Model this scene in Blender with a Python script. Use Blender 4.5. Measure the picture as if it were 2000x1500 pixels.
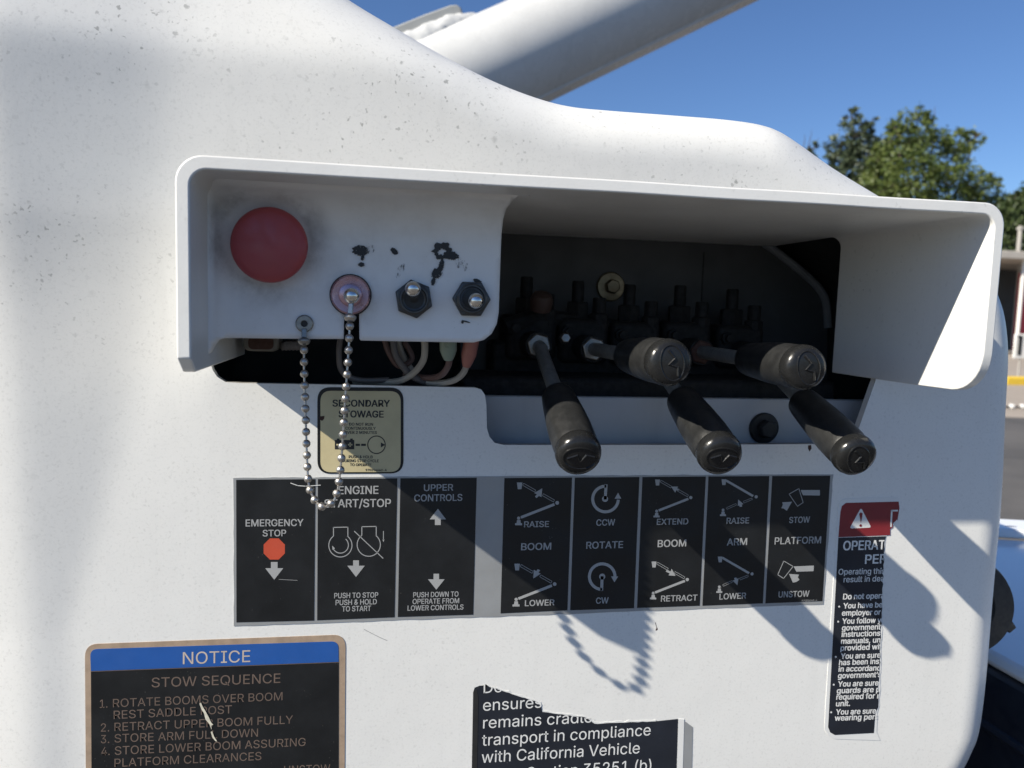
import bpy, bmesh, math, random
import numpy as np
from math import sin, cos, pi, radians, sqrt, atan2, hypot
from mathutils import Vector, Matrix, noise, geometry

random.seed(7)
for o in list(bpy.data.objects):
    bpy.data.objects.remove(o)
SC = bpy.context.scene
COL = SC.collection

# ------------------------------------------------------------------ camera
CAMZ = 1.72
YAW, PITCH, ROLL = radians(9.75), radians(5.5), radians(1.75)
FPX = 1500.0
CAM = Vector((0, -0.42, CAMZ))
_F0 = Vector((sin(YAW), cos(YAW), 0)); _R0 = Vector((cos(YAW), -sin(YAW), 0)); _Z = Vector((0, 0, 1))
_F = _F0 * cos(PITCH) - _Z * sin(PITCH); _U0 = _Z * cos(PITCH) + _F0 * sin(PITCH)
_R = _R0 * cos(ROLL) + _U0 * sin(ROLL); _U = _U0 * cos(ROLL) - _R0 * sin(ROLL)
cam_data = bpy.data.cameras.new('camera')
cam = bpy.data.objects.new('camera', cam_data); COL.objects.link(cam)
_m = Matrix((( _R.x, _U.x, -_F.x, CAM.x), (_R.y, _U.y, -_F.y, CAM.y), (_R.z, _U.z, -_F.z, CAM.z), (0, 0, 0, 1)))
cam.matrix_world = _m
cam_data.sensor_width = 36.0
cam_data.lens = FPX / 2000 * 36
cam_data.clip_start = 0.02; cam_data.clip_end = 3000
cam_data.dof.use_dof = True
cam_data.dof.focus_distance = 0.42
cam_data.dof.aperture_fstop = 13.0
SC.camera = cam

# ------------------------------------------------------------------ light
LDIR = Vector((2.61, 1.0, -1.98)).normalized()          # direction sunlight travels
SUN_EL = math.asin(-LDIR.z)
SUN_AZ = atan2(-LDIR.x, -LDIR.y)                         # clockwise from +Y
world = bpy.data.worlds.new('World'); SC.world = world; world.use_nodes = True
wn = world.node_tree; wn.nodes.clear()
sky = wn.nodes.new('ShaderNodeTexSky'); sky.sky_type = 'NISHITA'; sky.sun_disc = False
sky.sun_elevation = SUN_EL; sky.sun_rotation = SUN_AZ
sky.air_density = 1.0; sky.dust_density = 0.2; sky.ozone_density = 2.5; sky.altitude = 200
bg = wn.nodes.new('ShaderNodeBackground'); bg.inputs['Strength'].default_value = 0.085
wo = wn.nodes.new('ShaderNodeOutputWorld')
tint = wn.nodes.new('ShaderNodeMix'); tint.data_type = 'RGBA'; tint.blend_type = 'MULTIPLY'; tint.inputs[0].default_value = 1.0
tint.inputs[7].default_value = (.50, .63, .83, 1)          # deep clear blue of the day
wn.links.new(sky.outputs[0], tint.inputs[6]); wn.links.new(tint.outputs[2], bg.inputs[0]); wn.links.new(bg.outputs[0], wo.inputs[0])
sun_data = bpy.data.lights.new('sun', 'SUN'); sun_data.energy = 5.0; sun_data.angle = radians(0.53)
sun_data.color = (1.0, 0.93, 0.80)
sun = bpy.data.objects.new('sun', sun_data); COL.objects.link(sun)
sun.rotation_euler = LDIR.to_track_quat('-Z', 'Y').to_euler(); sun.location = (-6, -3, 8)
SC.view_settings.view_transform = 'Standard'; SC.view_settings.look = 'None'
SC.view_settings.exposure = 0.75; SC.view_settings.gamma = 1.0
SC.view_settings.use_curve_mapping = False
SC.render.engine = 'CYCLES'
SC.cycles.max_bounces = 8; SC.cycles.diffuse_bounces = 5

# ------------------------------------------------------------------ measuring helpers
def ray(px, py):
    return _F + _R * ((px - 1000) / FPX) - _U * ((py - 750) / FPX)
def at(px, py, h=0.0):
    """point standing h metres proud of the cover's face, measured from the photograph"""
    v = ray(px, py); return CAM + v * ((-h - CAM.y) / v.y)
def far(px, py, dist):
    v = ray(px, py); return CAM + v * ((dist - CAM.y) / v.y)
def onz(px, py, z):
    v = ray(px, py); return CAM + v * ((z - CAM.z) / v.z)

# ------------------------------------------------------------------ node helpers
class NT:
    def __init__(s, name):
        s.m = bpy.data.materials.new(name); s.m.use_nodes = True
        s.t = s.m.node_tree; s.t.nodes.clear()
        s.out = s.n('ShaderNodeOutputMaterial'); s.b = s.n('ShaderNodeBsdfPrincipled')
        s.l(s.b.outputs[0], s.out.inputs[0])
        s.co = s.n('ShaderNodeNewGeometry')
    def n(s, t, **k):
        x = s.t.nodes.new(t)
        for a, v in k.items(): setattr(x, a, v)
        return x
    def l(s, a, b): s.t.links.new(a, b)
    def noise(s, scale, detail=4, rough=.55, vec=None):
        x = s.n('ShaderNodeTexNoise'); x.inputs['Scale'].default_value = scale
        x.inputs['Detail'].default_value = detail; x.inputs['Roughness'].default_value = rough
        s.l(vec or s.co.outputs['Position'], x.inputs['Vector']); return x.outputs['Fac']
    def vor(s, scale, feature='F1', vec=None):
        x = s.n('ShaderNodeTexVoronoi'); x.feature = feature; x.inputs['Scale'].default_value = scale
        s.l(vec or s.co.outputs['Position'], x.inputs['Vector']); return x
    def math(s, op, a, b=None, c=None):
        x = s.n('ShaderNodeMath', operation=op)
        for i, v in enumerate((a, b, c)):
            if v is None: continue
            if isinstance(v, (int, float)): x.inputs[i].default_value = v
            else: s.l(v, x.inputs[i])
        return x.outputs[0]
    def ramp(s, f, lo, hi, a=0.0, b=1.0):
        x = s.n('ShaderNodeMapRange'); x.interpolation_type = 'SMOOTHSTEP'
        for i, v in zip(('From Min', 'From Max', 'To Min', 'To Max'), (lo, hi, a, b)):
            x.inputs[i].default_value = v
        s.l(f, x.inputs['Value']); return x.outputs[0]
    def mix(s, fac, a, b):
        x = s.n('ShaderNodeMix', data_type='RGBA')
        for sock, v in ((x.inputs[0], fac), (x.inputs[6], a), (x.inputs[7], b)):
            if isinstance(v, (int, float)): sock.default_value = v
            elif isinstance(v, tuple): sock.default_value = (*v, 1) if len(v) == 3 else v
            else: s.l(v, sock)
        return x.outputs[2]
    def bump(s, h, strength, dist):
        x = s.n('ShaderNodeBump'); x.inputs['Strength'].default_value = strength
        x.inputs['Distance'].default_value = dist
        s.l(h, x.inputs['Height']); s.l(x.outputs[0], s.b.inputs['Normal']); return x
    def set(s, **k):
        for a, v in k.items():
            sock = s.b.inputs[a]
            if hasattr(v, 'is_linked') or hasattr(v, 'links'): s.l(v, sock)
            elif isinstance(v, tuple): sock.default_value = (*v, 1)
            else: sock.default_value = v
        return s
K = {}
def mapping(T, scale):
    m = T.n('ShaderNodeMapping'); m.inputs['Scale'].default_value = scale
    T.l(T.co.outputs['Position'], m.inputs['Vector']); return m.outputs[0]

def specks(T, base, amount=1.0):
    """grey mildew specks and grit on white gelcoat"""
    zz = T.n('ShaderNodeSeparateXYZ'); T.l(T.co.outputs['Position'], zz.inputs[0])
    high = T.ramp(zz.outputs[2], CAMZ - .06, CAMZ + .04, .10, 1.0)          # grime gathers above the hood
    clump = T.math('MULTIPLY', T.ramp(T.noise(13, 3), .40, .64), high)
    wn_ = T.n('ShaderNodeTexNoise'); wn_.inputs['Scale'].default_value = 420; wn_.inputs['Detail'].default_value = 3
    T.l(T.co.outputs['Position'], wn_.inputs['Vector'])
    wv = T.n('ShaderNodeVectorMath', operation='MULTIPLY_ADD'); T.l(wn_.outputs['Color'], wv.inputs[0])
    wv.inputs[1].default_value = (.0042,) * 3; T.l(T.co.outputs['Position'], wv.inputs[2]); warp = wv.outputs[0]
    c = base
    for scale, rad, soft_, dens, dark, col in ((100, .15, .09, .40, .40, (.26, .265, .245)), (175, .20, .07, .30, .58, (.19, .195, .18)), (330, .27, .08, .20, .6, (.22, .22, .20))):
        v = T.vor(scale, vec=warp); r = T.n('ShaderNodeSeparateColor'); T.l(v.outputs['Color'], r.inputs[0])
        e = T.math('SUBTRACT', T.math('MULTIPLY', r.outputs[0], rad), v.outputs['Distance'])
        f = T.math('MULTIPLY', T.ramp(e, -soft_, soft_), T.ramp(r.outputs[1], dens, dens + .4))
        f = T.math('MULTIPLY', f, T.math('MULTIPLY_ADD', clump, .88, .16))
        c = T.mix(T.math('MULTIPLY', f, dark * amount), c, col)
    c = T.mix(T.math('MULTIPLY', T.ramp(T.noise(620, 3, .7), .50, .75), .20 * amount), c, (.3, .3, .28))
    return c

def paint(name, base=(.755, .75, .722), rough=.42, speck=1.0, grime=.12, top_dim=0.0):
    T = NT(name)
    g = T.ramp(T.noise(9, 5, .65), .35, .75)
    c = T.mix(T.math('MULTIPLY', g, grime), base, tuple(x * .62 for x in base))
    g2 = T.ramp(T.noise(60, 4, .7), .5, .85)
    c = T.mix(T.math('MULTIPLY', g2, grime * .6), c, tuple(x * .6 for x in base))
    st = T.ramp(T.noise(1.0, 4, .6, mapping(T, (75, 75, 5))), .52, .80)      # faint run-down streaks
    c = T.mix(T.math('MULTIPLY', st, grime * 1.1), c, tuple(x * .66 for x in base))
    if speck: c = specks(T, c, speck)
    if top_dim:                                                                # upward faces darkened, added to weaken sun bounced onto the cover
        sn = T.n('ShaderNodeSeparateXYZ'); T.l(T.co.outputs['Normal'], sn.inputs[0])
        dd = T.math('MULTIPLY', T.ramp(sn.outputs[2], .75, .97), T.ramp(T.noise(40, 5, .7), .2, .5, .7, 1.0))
        c = T.mix(T.math('MULTIPLY', dd, top_dim), c, (.20, .185, .16))
    T.set(**{'Base Color': c, 'Roughness': T.ramp(T.noise(25, 4), .3, .8, rough - .07, rough + .12)})
    h = T.math('ADD', T.math('MULTIPLY', T.noise(700, 2), .25), T.math('MULTIPLY', T.noise(45, 2), 1.0))
    T.bump(h, .22, .0006)
    return T.m
K['shell'] = paint('cover_paint', speck=1.0)
K['hood'] = paint('hood_paint', base=(.73, .73, .71), rough=.38, speck=.3, grime=.18, top_dim=.8)
K['boom'] = paint('boom_paint', base=(.55, .555, .55), rough=.28, speck=.3, grime=.2)
K['mount'] = paint('mount_paint', base=(.5, .51, .52), rough=.5, speck=.2, grime=.3)

def simple(name, col, rough=.5, metal=0.0, var=.25, scale=60, bump=.0, bscale=300, spec=None):
    T = NT(name)
    f = T.ramp(T.noise(scale, 5, .6), .3, .75)
    T.set(**{'Base Color': T.mix(T.math('MULTIPLY', f, var), col, tuple(min(1, x * .45) for x in col)),
             'Roughness': T.ramp(T.noise(scale * 1.7, 4), .3, .7, max(.03, rough - .08), min(1, rough + .1)),
             'Metallic': metal})
    if spec is not None: T.b.inputs['Specular IOR Level'].default_value = spec
    if bump: T.bump(T.noise(bscale, 3), bump, .0006)
    return T.m
K['black_print'] = simple('black_print', (.010, .011, .012), .36, var=.3, spec=.35)
def worn_black(name, col):
    T = NT(name)
    f = T.ramp(T.noise(35, 5, .65), .3, .75)
    c = T.mix(T.math('MULTIPLY', f, .5), col, tuple(x * 1.9 for x in col))
    sc = T.ramp(T.noise(1.0, 3, .6, mapping(T, (90, 90, 1400))), .70, .76)
    c = T.mix(T.math('MULTIPLY', T.math('MULTIPLY', sc, T.ramp(T.noise(20, 3), .45, .65)), .35), c, (.16, .16, .155))
    d = T.ramp(T.vor(420).outputs['Distance'], .05, .12, 1, 0)
    c = T.mix(T.math('MULTIPLY', T.math('MULTIPLY', d, T.ramp(T.noise(60, 3), .5, .7)), .5), c, (.22, .21, .19))
    T.set(**{'Base Color': c, 'Roughness': T.ramp(T.noise(50, 4), .3, .7, .3, .5), 'Specular IOR Level': .38})
    T.bump(T.noise(70, 3), .10, .0005); return T.m
K['black_print'] = worn_black('black_print', (.009, .0098, .0108))
K['silver_print'] = simple('silver_print', (.35, .355, .355), .45, .0, var=.12)
K['silver_base'] = simple('silver_base', (.34, .35, .355), .4, .25, var=.15)
K['white_print'] = simple('white_print', (.72, .72, .70), .5, var=.1)
K['tan_print'] = simple('tan_print', (.185, .135, .108), .45, .2, var=.45)
K['tan_edge'] = simple('tan_edge', (.40, .295, .21), .5, .0, var=.5, scale=110)
K['tan_head'] = simple('tan_head', (.55, .47, .40), .5, .0, var=.35, scale=110)
K['painted_glint'] = simple('painted_glint', (.74, .70, .56), .35, var=.5, scale=400)
K['blue_print'] = simple('blue_print', (.018, .092, .34), .35, var=.15)
K['red_print'] = simple('red_print', (.21, .018, .024), .45, var=.2)
K['orange_print'] = simple('orange_print', (.52, .075, .035), .45, var=.15)
K['navy_print'] = worn_black('navy_print', (.013, .0155, .022))
K['beige_print'] = simple('beige_print', (.56, .485, .285), .5, var=.25)
K['ink_black'] = simple('ink_black', (.018, .018, .018), .5, var=.1)
K['chrome'] = simple('chrome', (.72, .70, .66), .16, 1.0, var=.2, scale=200)
K['bead'] = simple('bead_nickel', (.52, .49, .45), .38, 1.0, var=.3, scale=400)
K['zinc'] = simple('zinc', (.30, .30, .29), .42, 1.0, var=.4, scale=300)
K['dark_nut'] = simple('dark_nut', (.09, .095, .10), .4, .8, var=.4, scale=300)
K['pink_washer'] = simple('pink_washer', (.52, .34, .38), .3, .85, var=.3, scale=200)
K['rubber'] = simple('rubber', (.022, .022, .022), .6, var=.4, scale=200, bump=.3)
K['black_paint'] = simple('black_paint', (.012, .013, .014), .5, var=.3, scale=120)
K['cast'] = simple('cast_iron', (.004, .0044, .005), .75, var=.3, scale=150, bump=.3)
K['liner'] = simple('liner', (.06, .064, .068), .6, var=.3, scale=30)
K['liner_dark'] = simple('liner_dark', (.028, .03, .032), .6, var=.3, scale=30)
K['rod'] = simple('rod_steel', (.26, .27, .27), .45, .45, var=.45, scale=250)
K['rust'] = simple('rust', (.075, .036, .026), .75, .2, var=.5, scale=300, bump=.5)
K['brass'] = simple('brass', (.26, .22, .15), .45, .9, var=.4, scale=250)
K['wire_white'] = simple('wire_white', (.38, .36, .32), .5, var=.35)
K['wire_brown'] = simple('wire_brown', (.14, .085, .075), .5, var=.3)
K['wire_grey'] = simple('wire_grey', (.13, .12, .12), .5, var=.3)
K['sleeve_green'] = simple('sleeve_green', (.24, .30, .24), .35, var=.3)
K['sleeve_pink'] = simple('sleeve_pink', (.38, .15, .12), .35, var=.3)
K['plug'] = simple('plug', (.16, .15, .13), .5, var=.3)
K['navy_side'] = simple('navy_side', (.014, .018, .030), .45, var=.2)
K['truck_white'] = simple('truck_white', (.78, .79, .79), .12, var=.06, scale=6)
K['amber'] = simple('amber', (.70, .25, .02), .2)
K['yellow_paint'] = simple('yellow_paint', (.68, .46, .04), .6, var=.3, scale=4)
K['concrete'] = simple('concrete', (.34, .29, .24), .85, var=.3, scale=.6)
K['white_wall'] = simple('white_wall', (.7, .69, .66), .6, var=.12, scale=3)
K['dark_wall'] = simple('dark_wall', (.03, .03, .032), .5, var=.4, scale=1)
K['fascia'] = simple('fascia', (.42, .39, .35), .6, var=.2, scale=2)
K['red_paint'] = simple('red_paint', (.42, .035, .05), .5, var=.2, scale=2)
K['pole_grey'] = simple('pole_grey', (.36, .34, .31), .7, var=.3, scale=3)
K['lug'] = simple('lug_unlit_grey', (.30, .31, .31), .6, var=.2, scale=20)  # grey stands in for shade on the lug's unlit face
K['residue'] = simple('glue_residue', (.55, .53, .47), .7, var=.4, scale=300)
K['cap_brown'] = simple('cap_brown', (.06, .032, .024), .6, var=.3)
K['trim'] = simple('trim', (.20, .215, .24), .45, var=.3)
K['bark'] = simple('bark', (.07, .055, .042), .9, var=.4, scale=6, bump=.6, bscale=20)

def red_button_mat():
    T = NT('faded_red')
    f = T.ramp(T.noise(90, 5, .65), .3, .75)
    c = T.mix(T.math('MULTIPLY', f, .3), (.36, .055, .06), (.26, .05, .055))
    T.set(**{'Base Color': c, 'Roughness': T.ramp(T.noise(150, 5, .7), .35, .7, .3, .6)}); T.bump(T.noise(400, 3), .1, .0004); return T.m
K['red_button'] = red_button_mat()

def plate_mat():
    T = NT('switch_plate_paint')
    base = (.74, .745, .745)
    g = T.ramp(T.noise(30, 6, .7), .38, .72)
    # soot rubbed around the red button and up under the hood
    sub = T.n('ShaderNodeVectorMath', operation='DISTANCE'); T.l(T.co.outputs['Position'], sub.inputs[0])
    c0 = at(520, 470, .045); sub.inputs[1].default_value = c0
    ring = T.math('MULTIPLY', T.ramp(sub.outputs['Value'], .017, .021), T.ramp(sub.outputs['Value'], .021, .034, 1, 0))
    c = T.mix(T.math('MULTIPLY', T.math('MULTIPLY', ring, g), .6), base, (.10, .09, .08))
    c1 = at(690, 585, .045)
    d2 = T.n('ShaderNodeVectorMath', operation='DISTANCE'); T.l(T.co.outputs['Position'], d2.inputs[0]); d2.inputs[1].default_value = c1
    c = T.mix(T.math('MULTIPLY', T.math('MULTIPLY', T.ramp(d2.outputs['Value'], .008, .018, 1, 0), g), .45), c, (.12, .11, .10))
    c = T.mix(T.math('MULTIPLY', T.ramp(T.noise(18, 5, .7), .45, .8), .35), c, (.36, .34, .31))
    sp = T.vor(260); e = T.ramp(sp.outputs['Distance'], .03, .09, 1, 0)
    c = T.mix(T.math('MULTIPLY', e, T.math('MULTIPLY', g, .4)), c, (.1, .1, .1))
    T.set(**{'Base Color': c, 'Roughness': .45}); T.bump(T.noise(60, 3), .12, .0006); return T.m
K['plate'] = plate_mat()

def ink_mat():
    T = NT('marker_ink')
    tr = T.n('ShaderNodeBsdfTransparent'); mx = T.n('ShaderNodeMixShader')
    v = mapping(T, (1700, 1700, 800))
    a = T.ramp(T.noise(1.0, 4, .6, v), .27, .42)
    T.set(**{'Base Color': (.014, .014, .015), 'Roughness': .5})
    T.l(a, mx.inputs[0]); T.l(tr.outputs[0], mx.inputs[1]); T.l(T.b.outputs[0], mx.inputs[2]); T.l(mx.outputs[0], T.out.inputs[0])
    return T.m
K['ink'] = ink_mat()
def thin_ink():
    T = NT('thin_ink')
    tr = T.n('ShaderNodeBsdfTransparent'); mx = T.n('ShaderNodeMixShader')
    v = mapping(T, (1500, 1500, 500))
    a = T.ramp(T.noise(1.0, 4, .65, v), .5, .68, 0, .75)
    T.set(**{'Base Color': (.03, .03, .032), 'Roughness': .5})
    T.l(a, mx.inputs[0]); T.l(tr.outputs[0], mx.inputs[1]); T.l(T.b.outputs[0], mx.inputs[2]); T.l(mx.outputs[0], T.out.inputs[0])
    return T.m
K['thin_ink'] = thin_ink()

def grip_mat():
    T = NT('grip_rubber')
    f = T.ramp(T.noise(160, 6, .7), .35, .7)
    c = T.mix(f, (.014, .0145, .015), (.024, .0246, .025))
    w = T.ramp(T.noise(420, 4, .7), .66, .78)
    c = T.mix(T.math('MULTIPLY', w, .14), c, (.20, .195, .18))
    T.set(**{'Base Color': c, 'Roughness': T.ramp(T.noise(120, 4), .3, .7, .30, .46), 'Specular IOR Level': .5})
    T.bump(T.noise(900, 3), .25, .0004); return T.m
K['grip'] = grip_mat()
K['grip_cap'] = simple('grip_cap', (.014, .0144, .0148), .25, var=.4, scale=200, bump=.12, bscale=600, spec=.35)

def leaf_mat(name, a, b):
    T = NT(name)
    c = T.mix(T.co.outputs['Random Per Island'], a, b)
    T.set(**{'Base Color': c, 'Roughness': .5, 'Transmission Weight': 0.0})
    tl = T.n('ShaderNodeBsdfTranslucent'); T.l(c, tl.inputs[0]); mx = T.n('ShaderNodeMixShader'); mx.inputs[0].default_value = .3
    T.l(T.b.outputs[0], mx.inputs[1]); T.l(tl.outputs[0], mx.inputs[2]); T.l(mx.outputs[0], T.out.inputs[0]); return T.m
K['leaf_a'] = leaf_mat('leaves_green', (.05, .088, .020), (.16, .195, .05))
K['leaf_b'] = leaf_mat('leaves_grey', (.05, .075, .04), (.11, .14, .075))
K['leaf_c'] = leaf_mat('leaves_dark', (.03, .055, .018), (.09, .12, .04))

def asphalt():
    T = NT('asphalt')
    f = T.ramp(T.noise(.55, 5, .6), .35, .7)
    c = T.mix(f, (.075, .071, .068), (.118, .110, .103))
    g = T.ramp(T.noise(90, 3, .8), .4, .7)
    c = T.mix(T.math('MULTIPLY', g, .45), c, (.055, .054, .053))
    crack = T.ramp(T.vor(.22, 'DISTANCE_TO_EDGE').outputs['Distance'], .0, .02, 1, 0)
    c = T.mix(T.math('MULTIPLY', crack, .5), c, (.03, .03, .03))
    T.set(**{'Base Color': c, 'Roughness': .85}); T.bump(T.noise(140, 3), .5, .01); return T.m
K['asphalt'] = asphalt()

# ------------------------------------------------------------------ mesh helpers
def wloc(o):
    p = Vector((0, 0, 0))
    while o is not None:
        p += o.location; o = o.parent
    return p
def tag(o, label=None, cat=None, group=None, kind=None):
    if label: o['label'] = label
    if cat: o['category'] = cat
    if group: o['group'] = group
    if kind: o['kind'] = kind
    return o
def thing(name, loc, label, cat, group=None):
    o = bpy.data.objects.new(name, None); COL.objects.link(o); o.location = loc
    o.empty_display_size = .02
    return tag(o, label, cat, group)

class MB:
    def __init__(s): s.v = []; s.f = []
    def add(s, vs, fs):
        n = len(s.v); s.v += [Vector(p) for p in vs]; s.f += [tuple(i + n for i in f) for f in fs]; return s
    def box(s, c, size, M=None):
        c = Vector(c); vs = []
        for x in (-.5, .5):
            for y in (-.5, .5):
                for z in (-.5, .5):
                    p = Vector((x * size[0], y * size[1], z * size[2])); vs.append(c + (M @ p if M else p))
        return s.add(vs, [(0, 1, 3, 2), (4, 6, 7, 5), (0, 4, 5, 1), (2, 3, 7, 6), (0, 2, 6, 4), (1, 5, 7, 3)])
    def frame(s, axis):
        a = Vector(axis).normalized(); u = a.cross(Vector((0, 0, 1)))
        if u.length < 1e-3: u = a.cross(Vector((1, 0, 0)))
        u.normalize(); return a, u, u.cross(a)
    def lathe(s, org, axis, prof, n=24, rot=0.0, ends=True, squash=1.0):
        a, u, w = s.frame(axis); org = Vector(org); vs = []; fs = []
        for r, t in prof:
            for k in range(n):
                q = 2 * pi * k / n + rot
                vs.append(org + a * t + (u * cos(q) + w * sin(q) * squash) * max(r, 1e-5))
        for i in range(len(prof) - 1):
            for k in range(n):
                k2 = (k + 1) % n
                fs.append((i * n + k, i * n + k2, (i + 1) * n + k2, (i + 1) * n + k))
        if ends:
            fs.append(tuple(range(n))[::-1]); m = (len(prof) - 1) * n; fs.append(tuple(range(m, m + n)))
        return s.add(vs, fs)
    def tube(s, pts, r, n=10):
        pts = [Vector(p) for p in pts]; vs = []; fs = []
        t0 = (pts[1] - pts[0]).normalized(); a, u, w = s.frame(t0)
        for i, p in enumerate(pts):
            t = (pts[min(i + 1, len(pts) - 1)] - pts[max(i - 1, 0)]).normalized()
            u = (u - t * u.dot(t)).normalized(); w = t.cross(u)
            rr = r[i] if isinstance(r, (list, tuple)) else r
            for k in range(n):
                q = 2 * pi * k / n; vs.append(p + (u * cos(q) + w * sin(q)) * rr)
        for i in range(len(pts) - 1):
            for k in range(n):
                k2 = (k + 1) % n; fs.append((i * n + k, i * n + k2, (i + 1) * n + k2, (i + 1) * n + k))
        fs.append(tuple(range(n))[::-1]); m = (len(pts) - 1) * n; fs.append(tuple(range(m, m + n)))
        return s.add(vs, fs)
    def prism(s, poly, y0, y1):
        """poly: points in the XZ plane; front at y0 (toward the camera), back at y1"""
        n = len(poly); P = [Vector(p) for p in poly]
        vs = [Vector((p.x, y0, p.z)) for p in P] + [Vector((p.x, y1, p.z)) for p in P]
        fs = [tuple(range(n)), tuple(range(n, 2 * n))[::-1]] + [(i, i + n, (i + 1) % n + n, (i + 1) % n) for i in range(n)]
        return s.add(vs, fs)
    def sheet(s, poly, y):
        n = len(poly)
        return s.add([Vector((p[0], y, p[2])) for p in poly], [tuple(range(n))])
    def build(s, name, mat, parent=None, angle=35, origin=None, kind=None):
        org = wloc(parent) if parent is not None else (Vector(origin) if origin is not None else Vector((0, 0, 0)))
        me = bpy.data.meshes.new(name); me.from_pydata([p - org for p in s.v], [], s.f)
        bm = bmesh.new(); bm.from_mesh(me); bmesh.ops.recalc_face_normals(bm, faces=bm.faces); bm.to_mesh(me); bm.free()
        me.polygons.foreach_set('use_smooth', [True] * len(me.polygons)); me.set_sharp_from_angle(angle=radians(angle))
        me.materials.append(K[mat] if isinstance(mat, str) else mat)
        o = bpy.data.objects.new(name, me); COL.objects.link(o)
        if parent is not None: o.parent = parent
        elif origin is not None: o.location = org
        if kind: o['kind'] = kind
        return o
def bevel(o, w, seg=2, ang=40):
    b = o.modifiers.new('bevel', 'BEVEL'); b.width = w; b.segments = seg; b.limit_method = 'ANGLE'; b.angle_limit = radians(ang)
    b.harden_normals = False; return o

def smooth_path(pts, n=8, closed=False):
    pts = [Vector(p) for p in pts]; out = []; m = len(pts)
    rng = range(m if closed else m - 1)
    for i in rng:
        p0 = pts[(i - 1) % m] if closed or i > 0 else pts[i]
        p1 = pts[i]; p2 = pts[(i + 1) % m]
        p3 = pts[(i + 2) % m] if closed or i + 2 < m else pts[(i + 1) % m]
        for k in range(n):
            t = k / n
            out.append(.5 * ((2 * p1) + (p2 - p0) * t + (2 * p0 - 5 * p1 + 4 * p2 - p3) * t * t + (3 * p1 - p0 - 3 * p2 + p3) * t ** 3))
    if not closed: out.append(pts[-1])
    return out
def round_corners(poly, rads, n=6):
    """polygon of Vector in XZ, radius per corner"""
    out = []; m = len(poly)
    for i in range(m):
        p = poly[i]; a = poly[i - 1]; b = poly[(i + 1) % m]; r = rads[i] if isinstance(rads, (list, tuple)) else rads
        if r <= 0: out.append(p); continue
        da = (a - p).normalized(); db = (b - p).normalized()
        ang = da.angle(db); t = min(r / math.tan(ang / 2), (a - p).length * .49, (b - p).length * .49)
        s0 = p + da * t; s1 = p + db * t
        for k in range(n + 1):
            u = k / n; out.append(s0 * (1 - u) ** 2 + p * 2 * u * (1 - u) + s1 * u * u)
    return out
def cdt(outer, holes, pts):
    vs = []; es = []
    def loop(L):
        n0 = len(vs)
        for p in L: vs.append(Vector((p[0], p[1])))
        for i in range(len(L)): es.append((n0 + i, n0 + (i + 1) % len(L)))
    loop(outer)
    for h in holes: loop(h)
    vs.extend(Vector((p[0], p[1])) for p in pts)
    V, E_, F, ov, oe, of = geometry.delaunay_2d_cdt(vs, es, [], 0, 1e-7)
    return [tuple(p) for p in V], F
def seg_dist(P, L):
    P = np.asarray(P, float); A = np.asarray(L, float); B = np.roll(A, -1, 0)
    best = np.full(len(P), 1e9)
    for a, b in zip(A, B):
        d = b - a; t = np.clip(((P - a) @ d) / max(d @ d, 1e-12), 0, 1)
        q = a + t[:, None] * d; best = np.minimum(best, np.hypot(*(P - q).T))
    return best
def inside(P, L):
    P = np.asarray(P, float); A = np.asarray(L, float); B = np.roll(A, -1, 0)
    res = np.zeros(len(P), bool)
    for a, b in zip(A, B):
        c = ((a[1] > P[:, 1]) != (b[1] > P[:, 1]))
        with np.errstate(divide='ignore', invalid='ignore'):
            xi = (b[0] - a[0]) * (P[:, 1] - a[1]) / (b[1] - a[1]) + a[0]
        res ^= c & (P[:, 0] < xi)
    return res
def resample(L, step):
    out = []
    for i in range(len(L)):
        a = np.array(L[i]); b = np.array(L[(i + 1) % len(L)]); n = max(1, int(round(np.hypot(*(b - a)) / step)))
        for k in range(n): out.append(tuple(a + (b - a) * k / n))
    return out

# ------------------------------------------------------------------ ground
g = MB().add([(-400, -400, 0), (400, -400, 0), (400, 400, 0), (-400, 400, 0)], [(0, 1, 2, 3)]).build('ground', 'asphalt')
tag(g, kind='structure')
pts = [onz(1500, 798, .004), onz(2600, 838, .004), onz(2600, 690, .004), onz(1500, 655, .004)]
ap = MB().add([Vector((p.x, p.y, .004)) for p in pts], [(0, 1, 2, 3)]).build('pavement', 'concrete'); tag(ap, kind='structure')

# ------------------------------------------------------------------ control cover
base = Vector((.1, .1, 0))
cover = thing('control_cover', base, 'white moulded control cover with open hooded recess, speckled with grime', 'control cover')
R_F = .030
sil = [(-160, 1720), (-160, -420), (330, -420), (560, -92), (668, -3), (780, 66), (870, 118), (960, 163), (1040, 194), (1105, 211),
       (1180, 219), (1300, 228), (1400, 236), (1466, 245), (1505, 258), (1545, 283), (1610, 329), (1700, 384), (1790, 440),
       (1868, 502), (1908, 545), (1929, 590), (1939, 640), (1942, 700), (1937, 800), (1930, 960), (1916, 1120), (1904, 1270), (1897, 1340),
       (1888, 1400), (1874, 1440), (1846, 1490), (1790, 1540), (1700, 1570), (1560, 1610), (1400, 1640)]
zl = at(350, 106).z; xl = at(34, 600).x
def soft(u, w): return w * np.log1p(np.exp(np.clip(u / w, -40, 40)))
def cosint(t):                                            # integral from t to 1 of (1+cos(pi t))/2
    t = np.clip(t, 0, 1); return .5 * (1 - t) - .5 / pi * np.sin(pi * t)
def flatint(t):                                           # same for a profile that stays 1 to t=.5, then eases out
    t = np.clip(t, 0, 1); return np.where(t < .5, (.5 - t) + .25, .5 * cosint((t - .5) / .5))
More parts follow.
